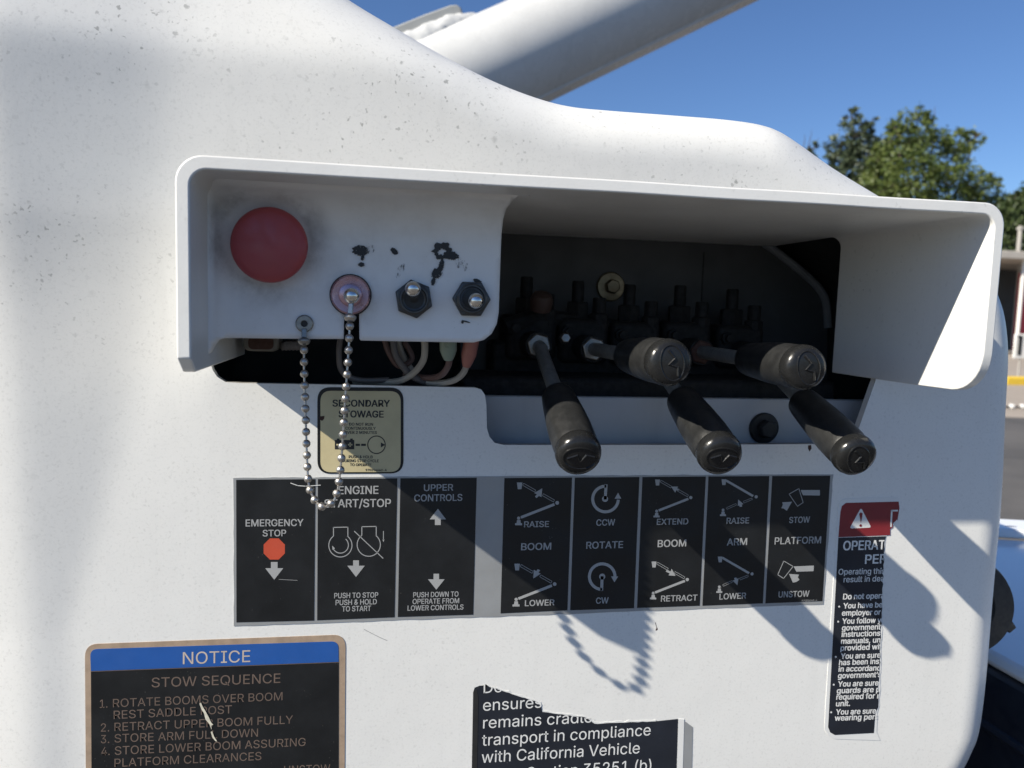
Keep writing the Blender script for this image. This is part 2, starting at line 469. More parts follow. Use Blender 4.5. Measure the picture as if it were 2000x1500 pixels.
def face_y(V, sd):
    """depth of the moulded face: dished, with left and upper borders standing proud before they roll away"""
    t_ = np.clip(R_F - sd, 0, R_F); Y = R_F - np.sqrt(np.maximum(R_F ** 2 - t_ ** 2, 0))
    up = V[:, 1] - zl
    fz0 = np.clip((V[:, 1] - at(100, 1230).z) / (at(100, 420).z - at(100, 1230).z), 0, 1)
    xr_ = at(160, 1250).x + (at(450, 600).x - at(160, 1250).x) * fz0
    tx = (V[:, 0] - xl) / (xr_ - xl); SL = .085 + .055 * fz0
    Y = Y - SL * (xr_ - xl) * flatint(tx) + SL * np.minimum(V[:, 0] - xl, 0)
    ST = .140; z1, z2 = at(300, 420).z, at(300, 735).z
    fx0 = np.clip((at(1750, 200).x - V[:, 0]) / (at(1750, 200).x - at(900, 200).x), 0, 1); fx0 = fx0 * fx0 * (3 - 2 * fx0)
    tz = (z1 - V[:, 1]) / (z1 - z2)
    Y = Y - ST * fx0 * ((z1 - z2) * cosint(tz) + np.maximum(V[:, 1] - z1, 0))
    Y = Y + .30 * soft(up, .0032) + .19 * soft(xl - V[:, 0], .0035)
    wob = np.array([noise.noise(Vector((p[0] * 9, p[1] * 9, 2.3))) for p in V]) * .0008
    return Y + wob * np.clip((V[:, 1] - at(900, 300).z) / .04, 0, 1)
def edge_at(px, py):                                      # where the rolled edge stands, allowing for the dishing
    p = at(px, py, -R_F)
    for _ in range(4): p = at(px, py, -R_F - float(face_y(np.array([[p.x, p.z]]), np.array([1.0]))[0]))
    return p
P3 = smooth_path([edge_at(*p) for p in sil[2:]], 5)
outer = [(edge_at(*p).x, edge_at(*p).z) for p in sil[:2]] + [(p.x, p.z) for p in P3]
outer = resample(outer, .005)
ZR_TOP = at(420, 304, .09).z
HX0 = at(343, 520, .09).x; HX1 = at(1948, 600, .09).x; HT = .0055
hole_px = [(412, 712), (415, 722), (424, 736), (440, 746), (470, 748), (700, 752), (928, 757), (940, 761), (947, 771), (950, 790), (951, 836), (956, 853), (966, 865), (984, 869),
           (1300, 869), (1650, 867), (1664, 864), (1672, 855), (1676, 840), (1690, 742)]
hole = [(at(*p).x, at(*p).z) for p in hole_px]
hole[-1] = (max(hole[-1][0], HX1 + .0012), hole[-1][1])
hole += [(HX1 + .0012, ZR_TOP + .0012), (HX0 - .0012, ZR_TOP + .0012), (min(hole[0][0], HX0 - .0012), hole[0][1] + .01)]
hole_r = resample(hole, .005)
oa = np.array(outer)
# rings through the rolled edge
orient = np.sum(oa[:, 0] * np.roll(oa[:, 1], -1) - np.roll(oa[:, 0], -1) * oa[:, 1])
tng = np.roll(oa, -1, 0) - np.roll(oa, 1, 0); tng /= np.hypot(*tng.T)[:, None]
nrm = np.stack([-tng[:, 1], tng[:, 0]], 1) * (1 if orient > 0 else -1)
pts = []
for a in np.linspace(8, 90, 12):
    s_ = R_F * (1 - cos(radians(a))); q = oa + nrm * s_
    ok = inside(q, outer) & (seg_dist(q, outer) > s_ * .97); pts += [tuple(p) for p in q[ok]]
gx, gz = np.meshgrid(np.arange(oa[:, 0].min(), oa[:, 0].max(), .0042), np.arange(oa[:, 1].min(), oa[:, 1].max(), .0042))
G = np.stack([gx.ravel(), gz.ravel()], 1) + np.random.RandomState(1).uniform(-.0004, .0004, (gx.size, 2))
G = G[inside(G, outer)]; G = G[seg_dist(G, outer) > R_F * 1.03]
hm = inside(G, hole) | (seg_dist(G, hole) < .0025); G = G[~hm]
pts += [tuple(p) for p in G]
V, F = cdt(outer, [hole_r], pts)
V = np.array(V); cen = np.array([V[list(f)].mean(0) for f in F])
keep = inside(cen, outer) & ~inside(cen, hole); F = [f for f, k in zip(F, keep) if k]
sd = seg_dist(V, outer)
Y = face_y(V, sd)
mb = MB()
mb.add([(x, y, z) for (x, z), y in zip(V, Y)], F)
# sides run back from the rolled edge
from collections import Counter
bnd = [i for i in range(len(V)) if sd[i] < 1e-6]
ecount = Counter()
for f in F:
    for i in range(len(f)): ecount[tuple(sorted((f[i], f[(i + 1) % len(f)])))] += 1
DEPTH = .62
back = {}
for (a, b), c in ecount.items():
    if c != 1: continue
    rim = sd[a] < 1e-5 and sd[b] < 1e-5
    for i in (a, b):
        if i not in back and rim:
            back[i] = len(mb.v); p = mb.v[i]; mb.v.append(Vector((p.x, DEPTH, p.z)))
    if rim: mb.f.append((a, b, back[b], back[a]))
shell = mb.build('shell', 'shell', cover, angle=60)
mb = MB(); n = len(outer)
mb.add([(p[0], DEPTH, p[1]) for p in outer], [tuple(range(n))]); mb.build('back_panel', 'liner', cover)
# lip of the opening (glass-fibre edge)
mb = MB(); hy = face_y(np.array(hole_r), np.full(len(hole_r), 1.0)); hv = [(x, y + .0002, z) for (x, z), y in zip(hole_r, hy)] + [(x, .0048, z) for x, z in hole_r]; n = len(hole_r)
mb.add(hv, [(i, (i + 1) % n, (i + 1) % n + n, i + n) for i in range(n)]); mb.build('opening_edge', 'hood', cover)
ped = MB().box((.1, .3, (CAMZ - .33) / 2), (.30, .30, CAMZ - .31)).build('pedestal', 'black_paint', cover)

# hood
ZB_L = at(380, 728, .085).z; ZB_R = at(1842, 761, .068).z
RC = .011
def hood_section(h, off):
    x0, x1, zt, r = HX0 + off, HX1 - off, ZR_TOP - off, RC - off * .75
    zl_ = ZB_L + (max(0, h - .081) / .009) * .0062
    rr = .020; d = max(0, h - (.09 - rr)); zr_ = ZB_R + rr - sqrt(max(rr * rr - d * d, 0))
    P = [(x0, zl_ + (zt - r - zl_) * k / 6) for k in range(6)]
    P += [(x0 + r - r * cos(a), zt - r + r * sin(a)) for a in np.linspace(0, pi / 2, 9)]
    P += [(x0 + r + (x1 - x0 - 2 * r) * k / 30, zt) for k in range(1, 30)]
    P += [(x1 - r + r * sin(a), zt - r + r * cos(a)) for a in np.linspace(0, pi / 2, 9)]
    P += [(x1, zt - r - (zt - r - zr_) * k / 6) for k in range(1, 7)]
    return [Vector((x, -h, z)) for x, z in P]
HS = [-.036, -.01, .012, .03, .045, .055, .062, .067, .071, .075, .0785, .081, .0835, .086, .088, .0893, .09]
mb = MB(); so = [hood_section(h, 0) for h in HS]; si = [hood_section(h, HT) for h in HS]
npt = len(so[0]); nh = len(HS)
vs = [p for L in so for p in L] + [p for L in si for p in L]; O = npt * nh; fs = []
for i in range(nh - 1):
    for k in range(npt - 1):
        a, b, c, d = i * npt + k, i * npt + k + 1, (i + 1) * npt + k + 1, (i + 1) * npt + k
        fs.append((a, b, c, d)); fs.append((a + O, d + O, c + O, b + O))
    for k in (0, npt - 1):
        a, d = i * npt + k, (i + 1) * npt + k; fs.append((a, d, d + O, a + O))
for i in (0, nh - 1):
    for k in range(npt - 1):
        a, b = i * npt + k, i * npt + k + 1; fs.append((a, b, b + O, a + O))
# small sag and ripple like hand-laid moulding
vs = [v + Vector((0, 0, .0006 * noise.noise(Vector((v.x * 14, v.y * 20, 1))))) if v.y < -.05 else v for v in vs]
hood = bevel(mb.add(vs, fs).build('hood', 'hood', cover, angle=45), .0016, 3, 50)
XI0, XI1, ZI = HX0 + HT, HX1 - HT, ZR_TOP - HT
# roof carried on inside the cover
mb = MB().prism([Vector((XI0, 0, ZI + .0035)), Vector((XI1 - .004, 0, ZI + .0035)), Vector((XI1 - .004, 0, ZI + .0005)), Vector((XI0, 0, ZI + .0005))], .037, .13)
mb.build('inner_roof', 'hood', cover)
# dirt lumps on right wall
for (px, py, r) in ((1848, 443, .0016), (1716, 455, .0018), (1686, 566, .0008), (1820, 405, .0008)):
    h0 = .06
    lo, hi = -.05, .09
    for _ in range(40):
        m_ = (lo + hi) / 2
        if at(px, py, m_).x > XI1: lo = m_
        else: hi = m_
    p = at(px, py, m_)
    MB().lathe(p + Vector((.0006, 0, 0)), (-1, .1, .2), [(r, 0), (r * .8, r * .5), (r * .3, r * .8)], 7).build('dirt_speck', 'plug', hood)

# switch plate
HP = .045
def xz(px, py, h): p = at(px, py, h); return (p.x, p.z)
pl = [xz(404, 691, .058), xz(412, 688, .056), xz(420, 676, .052), xz(430, 663, .048), xz(442, 660, HP), xz(520, 661, HP), xz(600, 662, HP), xz(671, 662, HP), xz(672, 600, HP), xz(678, 575, HP), xz(690, 570, HP),
      xz(701, 578, HP), xz(702, 662, HP), xz(705, 665, HP), xz(800, 667, HP), xz(925, 669, HP), xz(945, 664, HP), xz(960, 652, HP), xz(970, 633, HP), xz(974, 610, HP), xz(977, 520, HP),
      xz(980, 430, HP), xz(983, 412, HP), xz(992, 399, HP), xz(1004, 391, HP), (xz(1018, 384, HP)[0], ZI), (XI0, ZI), ]
pl[0] = (XI0, pl[0][1])
pl_r = resample(pl, .003)
x_ = np.arange(XI0, xz(1020, 600, HP)[0], .002); z_ = np.arange(xz(600, 692, HP)[1], ZI, .002)
gx, gz = np.meshgrid(x_, z_); G = np.stack([gx.ravel(), gz.ravel()], 1); G = G[inside(G, pl)]; G = G[seg_dist(G, pl) > .0012]
V, F = cdt(pl_r, [], [tuple(p) for p in G]); V = np.array(V)
cen = np.array([V[list(f)].mean(0) for f in F]); F = [f for f, k in zip(F, inside(cen, pl)) if k]
def fil(s_, r): t = np.clip(r - s_, 0, r); return r - np.sqrt(np.maximum(r * r - t * t, 0))
Yp = -HP - np.maximum(fil(V[:, 0] - XI0, .013), fil(ZI - V[:, 1], .022))
plate = MB().add([(x, y, z) for (x, z), y in zip(V, Yp)], F).build('switch_plate', 'plate', cover, angle=50)
sm = plate.modifiers.new('thick', 'SOLIDIFY'); sm.thickness = .0025; sm.offset = -1
# check normals point to the camera so that the thickness grows inwards
nsum = sum((p.normal.y for p in plate.data.polygons))
if nsum > 0: plate.data.flip_normals()

# ink marks left by a marker on the plate
def blob(px, py, rx, ry, rot=0, n=40, jag=.35, seed=0):
    jag *= .4; rnd = random.Random(seed); c = at(px, py, HP); k = .375 / FPX; out = []
    for i in range(n):
        a = 2 * pi * i / n; r = 1 + rnd.uniform(-jag, jag)
        x, y = rx * r * cos(a), ry * r * sin(a)
        X = x * cos(rot) - y * sin(rot); Yq = x * sin(rot) + y * cos(rot)
        out.append(Vector((c.x + X * k, 0, c.z - Yq * k)))
    return out
def ink(polys, mat='ink', lift=.0006):
    mb = MB()
    for i, p in enumerate(polys): mb.sheet(p, -HP - lift - i * .00012)
    return mb.build('ink_smear', mat, plate)
ink([blob(704, 489, 15, 10, 0, seed=1), blob(708, 503, 3, 6, .1, seed=2, jag=.5), blob(706, 517, 6, 4, seed=3, jag=.5)])
ink([blob(724, 487, 10, 7, -.8, seed=12, jag=.4)], 'thin_ink')
ink([blob(770, 491, 8, 5, .75, seed=4, jag=.2)], 'ink_black')
# the loop-shaped blot with its tail
c = at(864, 494, HP)
def ring(px, py, r0, r1, seed):
    rnd = random.Random(seed); k = .375 / FPX; c = at(px, py, HP); mb = MB(); n = 30; vs = []; fs = []
    for i in range(n):
        a = 2 * pi * i / n; ro = r1 * (1 + rnd.uniform(-.15, .2)) * (1.12 if sin(a) > 0 else .95); ri = r0 * (1 + rnd.uniform(-.35, .35))
        vs += [(c.x + ro * cos(a) * k, -HP - .0007, c.z + ro * sin(a) * k), (c.x + ri * cos(a) * k, -HP - .0007, c.z + ri * sin(a) * k)]
    for i in range(n): j = (i + 1) % n; fs.append((2 * i, 2 * j, 2 * j + 1, 2 * i + 1))
    return mb.add(vs, fs).build('ink_smear', 'ink_black', plate)
ring(863, 492, 6.5, 16, 5)
ink([blob(881, 499, 14, 8, .2, seed=6, jag=.4)], 'ink')
ink([blob(862, 518, 5, 13, .15, seed=7, jag=.3), blob(853, 534, 12, 9, -.9, seed=8, jag=.45), blob(846, 550, 4, 8, .2, seed=9, jag=.4)])
ink([blob(902, 517, 16, 9, .6, seed=10, jag=.4)], 'thin_ink')
ink([blob(780, 530, 6, 17, .55, seed=11, jag=.25)], 'thin_ink')
ink([blob(932, 549, 8, 4, .3, seed=13, jag=.3)], 'ink_black')
ink([blob(910, 628, 9, 1.4, .25, seed=14, jag=.2), blob(903, 629, 2.6, 3, 0, seed=15)], 'ink_black', .0005)

# inside of the recess
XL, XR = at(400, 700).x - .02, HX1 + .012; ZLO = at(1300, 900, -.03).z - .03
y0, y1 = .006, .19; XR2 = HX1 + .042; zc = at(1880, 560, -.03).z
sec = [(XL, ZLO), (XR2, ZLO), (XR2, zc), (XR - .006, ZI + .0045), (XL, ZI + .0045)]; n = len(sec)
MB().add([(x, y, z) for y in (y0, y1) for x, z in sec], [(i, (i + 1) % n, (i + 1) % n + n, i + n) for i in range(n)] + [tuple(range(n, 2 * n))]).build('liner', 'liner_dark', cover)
HB = -.115
bp = [at(900, 880, HB), at(900, 440, HB), at(1478, 440, HB), at(1482, 468, HB), at(1530, 503, HB), at(1575, 540, HB), at(1600, 566, HB), at(1612, 592, HB), at(1616, 640, HB), at(1616, 880, HB)]
MB().prism(bp, -HB, -HB + .003).build('rear_plate', 'liner', cover)
MB().tube(smooth_path([p + Vector((0, -.001, 0)) for p in bp[3:9]], 8), .0030, 10).build('edge_trim', 'trim', cover)
MB().box(at(1371, 560, HB) + Vector((0, -.0004, 0)), (.0006, .0012, .05)).build('panel_seam', 'black_paint', cover)
# support plate under the valves
HM = -.026
mp = [at(930, 773, HM), at(1700, 782, HM), at(1700, 905, HM), at(930, 905, HM)]
for i, z in ((0, mp[0].z), (1, mp[0].z)): mp[i].z = mp[0].z
bevel(MB().prism(mp, -HM, -HM + .006).build('support_plate', 'mount', cover), .001, 2)

# bolt heads
def bolt(px, py, h, r, mat, label, flange=True, hexr=.6):
    c = at(px, py, h); o = thing('flange_bolt', c, label, 'bolt')
    MB().lathe(c, (0, -1, 0), [(r, 0), (r, .0012), (r * .92, .0022), (r * .6, .0026)], 32).build('washer', mat, o)
    bevel(MB().lathe(c, (0, -1, 0), [(r * hexr, .0024), (r * hexr, .0075), (r * hexr * .9, .0085)], 6, rot=.3).build('hex_head', mat, o, angle=30), .0004)
    return o
bolt(1491, 836, HM + .0002, .0098, 'black_paint', 'black flange bolt head on grey plate under the levers')
b2 = bolt(1192, 560, HB + .0002, .0105, 'brass', 'tarnished brass coloured bolt on dark rear plate behind the valves', hexr=.5)

# ------------------------------------------------------------------ valve bank
vb = thing('valve_bank', at(1270, 770, -.06), 'black cast hydraulic valve bank inside the shaded recess', 'valve')
NUT_H = -.05
nuts = [(1053, 675), (1160, 682), (1267, 688), (1372, 688), (1480, 694)]
NP = [at(*p, NUT_H) for p in nuts]
xs = [p.x for p in NP]
bevel(MB().box(((xs[0] + xs[-1]) / 2, .096, at(1270, 745, -.08).z), (xs[-1] - xs[0] + .05, .034, .05)).build('manifold', 'cast', vb), .003, 2)
bevel(MB().box(((xs[0] + xs[-1]) / 2, .062, at(1270, 775, -.05).z), (xs[-1] - xs[0] + .10, .05, .026)).build('base_rail', 'cast', vb), .003, 2)
for i, p in enumerate(NP):
    X = p.x
    b = bevel(MB().box((X, .092, p.z + .004), (.034, .036, .030)).build('valve_section', 'cast', vb), .004, 2)
    MB().lathe((X, .106, p.z), (0, -1, 0), [(.0105, 0), (.0105, .02), (.0085, .024), (.0085, .055)], 20).build('spool_horn', 'cast', b)
    top = p.z + .018
    MB().lathe((X - .002, .088, top), (0, 0, 1), [(.008, -.004), (.008, .011), (.0072, .012)], 6, rot=.2).build('cap_nut', 'cast', b, angle=25)
    MB().lathe((X - .002, .088, top + .01), (0, 0, 1), [(.0042, 0), (.0042, .015), (.0035, .016)], 12).build('stud', 'cast', b)
    MB().lathe((X + .011, .080, top - .002), (0, 0, 1), [(.0062, -.004), (.0062, .006), (.0045, .007), (.0045, .016), (.004, .017)], 10).build('plug_screw', 'cast', b)

for i, X in enumerate(xs):
    z0 = NP[i].z
    MB().lathe((X - .012, .074, z0 + .010), (0, -1, 0), [(.0042, 0), (.0042, .004), (.0028, .0045), (.0028, .008)], 6, rot=.2 * i).build('side_bolt', 'cast', vb, angle=25)
MB().lathe(at(1057, 592, -.062), (0, -.5, 1), [(.007, -.004), (.0075, .002), (.006, .006), (.003, .007)], 14).build('dust_cap', 'cap_brown', vb)
MB().tube(smooth_path([at(985, 640, -.075), at(1050, 622, -.08), at(1120, 628, -.085), at(1200, 640, -.09)], 6), .006, 10).build('hose', 'cast', vb)
bevel(MB().lathe(at(1105, 660, -.045), (0, -1, .1), [(.0035, -.006), (.0035, 0), (.0028, .001)], 6).build('grease_fitting', 'zinc', vb, angle=25), .0003)

# ------------------------------------------------------------------ levers
tips = [(1133, 894, .0705), (1312, 709, .0805), (1411, 894, .0715), (1578, 719, .0775), (1676, 897, .068)]
LAB = ['black rubber lever handle hanging down, next to the switch plate', 'black lever handle raised toward the viewer, with bright steel nut',
       'black lever handle hanging down between the two raised handles', 'black lever handle raised toward the viewer, with rusty brown nut',
       'black lever handle hanging down beside hood side wall, over bolt']
EMB = [.12, 1.35, .15, 1.3, 1.1]
for i in range(5):
    P0 = NP[i]; P1 = at(*tips[i]); ax = (P1 - P0).normalized(); L = (P1 - P0).length
    o = thing('control_lever', P0, LAB[i], 'lever', 'hydraulic control levers in the recess')
    nm = 'rust' if i == 3 else 'zinc'
    bevel(MB().lathe(P0 + Vector((0, .009, 0)), (0, -1, 0), [(.0082, 0), (.0082, .0085), (.0072, .0095)], 6, rot=.25).build('lock_nut', nm, o, angle=25), .0005)
    MB().tube(smooth_path([P0 + Vector((0, .012, 0)), P0 + Vector((0, -.002, 0)) + ax * .004, P0 + ax * .018, P1 - ax * .045], 6), .0042, 14).build('rod', 'rod', o)
    up_ = L - (.0635, .0640, .0640, .0640, .0635)[i]
    gl = L - up_
    prof = [(.0052, -.001), (.0075, 0), (.0089, .0022), (.0094, .006), (.0100, .015), (.0107, .026), (.0112, gl * .62), (.0111, gl * .8), (.0107, gl - .0095), (.0104, gl - .0085)]
    gr = MB().lathe(P0 + ax * up_, ax, prof, 36).build('grip', 'grip', o, angle=50)
    cap = [(.0104, gl - .0085), (.0110, gl - .0078), (.0113, gl - .006), (.0112, gl - .0035), (.0104, gl - .0012), (.0090, gl - .0001), (.0075, gl + .0005), (.0040, gl + .0008), (.0005, gl + .0009)]
    cp = MB().lathe(P0 + ax * up_, ax, cap, 40).build('end_cap', 'grip_cap', gr, angle=60)
    # moulded oval ring and zigzag mark
    a_, u_, w_ = MB().frame(ax); q = EMB[i]
    e1 = u_ * cos(q) + w_ * sin(q); e2 = w_ * cos(q) - u_ * sin(q); C0 = P0 + ax * (L + .0007)
    ringp = [C0 + e1 * (.0084 * cos(t)) + e2 * (.0058 * sin(t)) - ax * (.0004 * cos(t) ** 2) for t in np.linspace(0, 2 * pi, 33)]
    MB().tube(ringp, .00042, 6).build('oval_ring', 'grip_cap', cp)
    zz = [(-.0066, .0016), (-.0024, .0022), (-.0002, -.0018), (.0020, .0016), (.0064, -.0008)]
    MB().tube([C0 + e1 * x + e2 * y + ax * .0001 for x, y in zz], .0007, 6).build('zigzag_mark', 'grip_cap', cp, angle=20)

# ------------------------------------------------------------------ red button, toggles, chain
c = at(527, 479, HP)
o = thing('stop_button', c, 'round faded red emergency push button on switch plate', 'push button')
c2 = at(527, 479, HP + .009); r = 69.5 * (.42 - HP - .009) / FPX
prof = [(r * .55, -.009), (r * .62, -.004), (r * .9, -.001), (r * .985, .0004), (r, .0014), (r * .972, .0026), (r * .92, .0034), (r * .8, .0040), (r * .4, .0047), (.0003, .0049)]
MB().lathe(c2, (0, -1, 0), prof, 64).build('button_head', 'red_button', o, angle=60)
MB().lathe(c2, (0, -1, 0), [(r * .45, -.011), (r * .45, -.006)], 32).build('stem', 'black_paint', o)

def toggle(px, py, tip, hexrot, label, washer=False):
    c = at(px, py, HP); o = thing('toggle_switch', c, label, 'toggle switch', 'toggle switches on the plate')
    if washer:
        MB().lathe(c, (0, -1, 0), [(.0098, 0), (.0098, .0012), (.0094, .0016)], 40).build('gasket', 'black_paint', o)
        MB().lathe(c, (0, -1, 0), [(.0092, .0014), (.0092, .0026), (.0084, .0034), (.0055, .0030), (.0052, .0046), (.0044, .0050)], 40).build('bushing', 'pink_washer', o)
        z0 = .005
    else:
        bevel(MB().lathe(c, (0, -1, 0), [(.0094, .0003), (.0094, .0028), (.0088, .0034)], 6, rot=hexrot).build('hex_nut', 'dark_nut', o, angle=25), .0004)
        MB().lathe(c, (0, -1, 0), [(.0074, .003), (.0074, .0048), (.0066, .0054), (.0060, .0054), (.0056, .0044), (.0044, .0040)], 36).build('bushing', 'dark_nut', o, angle=30)
        MB().lathe(c, (0, -1, 0), [(.0046, .003), (.0046, .0046)], 24).build('socket', 'black_paint', o)
        z0 = .0035
    b = c + Vector((0, -z0, 0)); t = at(*tip); ax = (t - b).normalized(); L = (t - b).length
    rr = .0036
    prof = [(.0022, 0), (.0025, L * .35), (.0031, L * .68), (rr, L - .002)] + [(rr * cos(a), L - .002 + rr * sin(a)) for a in np.linspace(.15, pi / 2, 8)]
    MB().lathe(b, ax, prof, 24).build('bat', 'chrome', o, angle=60)
    return o
toggle(685, 576, (687, 578, HP + .019), 0, 'silver toggle switch with pinkish bushing, chain clipped to it', True)
toggle(808, 584, (806, 561, HP + .017), .35, 'silver toggle switch flipped upward in dark hex nut')
toggle(920, 584, (931, 588, HP + .018), .0, 'silver toggle switch flipped down, near rounded plate corner')

ch = thing('ball_chain', at(632, 990, .066), 'nickel ball chain looping from eyelet to toggle switch', 'chain')
c = at(595, 632, HP)
MB().lathe(c, (0, -1, 0), [(.0041, .0004), (.0041, .0013), (.0036, .0018), (.0016, .0018), (.0014, .0010)], 28).build('eyelet', 'zinc', ch)
MB().lathe(c, (0, -1, 0), [(.0014, .0004), (.0014, .0013)], 16).build('eyelet_hole', 'black_paint', ch)
def clip(p_top, p_bot, mat):
    ax = (p_bot - p_top); L = ax.length; ax.normalize()
    mb = MB(); M = ax.to_track_quat('-Z', 'Y').to_matrix()
    mb.box((p_top + p_bot) / 2, (.0024, .0011, L), M)
    mb.lathe(p_bot - ax * .0012, ax, [(.0008, -.0012), (.0028, 0), (.0030, .0008), (.0022, .0022), (.0006, .0028)], 16)
    return bevel(mb.build('end_clip', mat, ch), .0003, 2)
clip(at(594, 642, HP + .0024), at(594, 668, HP + .0035), 'zinc')
clip(at(686, 592, HP + .0175), at(683, 622, HP + .0185), 'bead')
key = [(594, 684, .0495), (594, 720, .050), (596, 780, .051), (598, 850, .0525), (600, 905, .0545), (603, 945, .057), (611, 970, .060), (622, 985, .063), (634, 990, .0655), (648, 982, .067),
       (657, 967, .067), (663, 935, .0668), (668, 880, .0665), (672, 815, .0662), (677, 740, .0655), (681, 680, .0645), (683, 637, .0635)]
path = smooth_path([at(*k) for k in key], 12)
seg = [0]
for a, b in zip(path, path[1:]): seg.append(seg[-1] + (b - a).length)
tot = seg[-1]; nb = int(round(tot / .00548))
def along(s_):
    for i in range(len(path) - 1):
        if seg[i + 1] >= s_: return path[i].lerp(path[i + 1], (s_ - seg[i]) / max(seg[i + 1] - seg[i], 1e-9))
    return path[-1]
beadm = None
root = wloc(ch)
for i in range(nb + 1):
    p = along(tot * i / nb)
    if beadm is None:
        bm = bmesh.new(); bmesh.ops.create_uvsphere(bm, u_segments=16, v_segments=10, radius=.00192)
        beadm = bpy.data.meshes.new('bead'); bm.to_mesh(beadm); bm.free(); beadm.materials.append(K['bead'])
        beadm.polygons.foreach_set('use_smooth', [True] * len(beadm.polygons))
    b = bpy.data.objects.new('bead', beadm); COL.objects.link(b); b.parent = ch; b.location = p - root
MB().tube(path, .00052, 6).build('link_wire', 'bead', ch)

# ------------------------------------------------------------------ wiring below the plate
def wire(pts, r, mat, label, sleeve=None):
    P = [at(*p) for p in pts]; o = thing('wire', P[0], label, 'wire', 'wires below the switch plate')
    MB().tube(smooth_path(P, 8), r * .8, 10).build('insulation', mat, o)
    if sleeve:
        a, b, sr, sm_ = sleeve; A, B = at(*a), at(*b); ax = B - A
        MB().lathe(A, ax, [(sr * .9, 0), (sr, ax.length * .1), (sr, ax.length * .6), (sr * .75, ax.length * .85), (sr * .55, ax.length)], 16).build('crimp_sleeve', sm_, o)
wire([(828, 655, .02), (830, 680, .018), (826, 705, .010), (808, 728, .0), (780, 744, -.006), (740, 746, -.012), (690, 744, -.016)], .0023, 'wire_white', 'pale wire curling down left below switch plate')
wire([(877, 690, .022), (876, 712, .018), (862, 732, .006), (835, 738, -.004), (790, 730, -.014)], .0022, 'wire_brown', 'brownish wire ending in greenish crimp sleeve', ((875, 655, .024), (876, 702, .020), .0045, 'sleeve_green'))
wire([(912, 710, .018), (905, 728, .010), (888, 742, .002), (858, 748, -.004), (820, 740, -.010), (790, 700, -.012), (775, 660, -.012)], .0022, 'wire_white', 'pale wire ending in reddish crimp sleeve', ((922, 660, .024), (911, 715, .018), .0040, 'sleeve_pink'))
wire([(768, 660, -.002), (772, 690, -.002), (790, 720, -.004), (815, 740, -.006), (850, 752, -.012)], .0024, 'wire_grey', 'grey wire crossing behind the pale wires')
wire([(750, 660, -.006), (760, 690, -.006), (780, 715, -.008), (805, 700, -.010), (790, 668, -.012)], .0020, 'wire_brown', 'brown looped wire high beneath the switch plate')
wire([(665, 660, -.004), (662, 690, -.004), (668, 725, -.006), (700, 742, -.008), (760, 742, -.010)], .0020, 'wire_grey', 'dark grey wire behind the hanging chain')
c = at(512, 672, -.008); o = thing('connector_plug', c, 'small dim oval connector plug under left end of plate', 'connector')
k = .43 / FPX
ov = round_corners([c + Vector((-32 * k, 0, 20 * k)), c + Vector((32 * k, 0, 20 * k)), c + Vector((32 * k, 0, -13 * k)), c + Vector((-32 * k, 0, -13 * k))], .004)
bevel(MB().prism(ov, -.004 + c.y, .012 + c.y).build('shell_body', 'plug', o), .001, 2)
ov2 = [c + (p - c) * .7 for p in ov]
MB().prism(ov2, -.0046 + c.y, -.0038 + c.y).build('socket_face', 'rust', o)
for j in range(5):
    pp = at(556 + j * 7, 668, -.012); MB().lathe(pp, (.4, 0, -1), [(.003, 0), (.0036, .002), (.003, .004)], 12).build('seal_rib', 'wire_grey', o)

# ------------------------------------------------------------------ print helpers (lettering is flat print)
LY = .0005
TXT = {}
try:                                                      # the grotesque that ships inside Blender itself
    import os
    FONT = bpy.data.fonts.load(os.path.join(bpy.utils.system_resource('DATAFILES'), 'fonts', 'Inter.woff2'))
except Exception:
    FONT = None
def glyph_mesh(s, bold):
    key_ = (s, bold)
    if key_ in TXT: return TXT[key_]
    cu = bpy.data.curves.new('t', 'FONT'); cu.body = s; cu.size = 1; cu.resolution_u = 3; cu.fill_mode = 'FRONT'
    if FONT: cu.font = FONT
    ob = bpy.data.objects.new('t', cu); COL.objects.link(ob)
    dg = bpy.context.evaluated_depsgraph_get(); me = bpy.data.meshes.new_from_object(ob.evaluated_get(dg))
    v0 = [v.co.copy() for v in me.vertices]; f0 = [tuple(p.vertices) for p in me.polygons]
    bpy.data.objects.remove(ob); bpy.data.curves.remove(cu); bpy.data.meshes.remove(me)
    vs = []; fs = []
    # heavier weight: the outline is laid down a few times a hair apart
    for i, (dx, dy) in enumerate([(0, 0)] + ([(-1, -.6), (1, -.6), (-1, .6), (1, .6)] if bold > .006 else [])):
        n0 = len(vs); vs += [Vector((v.x + dx * bold, v.y + dy * bold, i)) for v in v0]; fs += [tuple(k + n0 for k in f) for f in f0]
    TXT[key_] = (vs, fs); return TXT[key_]
CAPH = max(v.y for v in glyph_mesh('H', 0)[0])
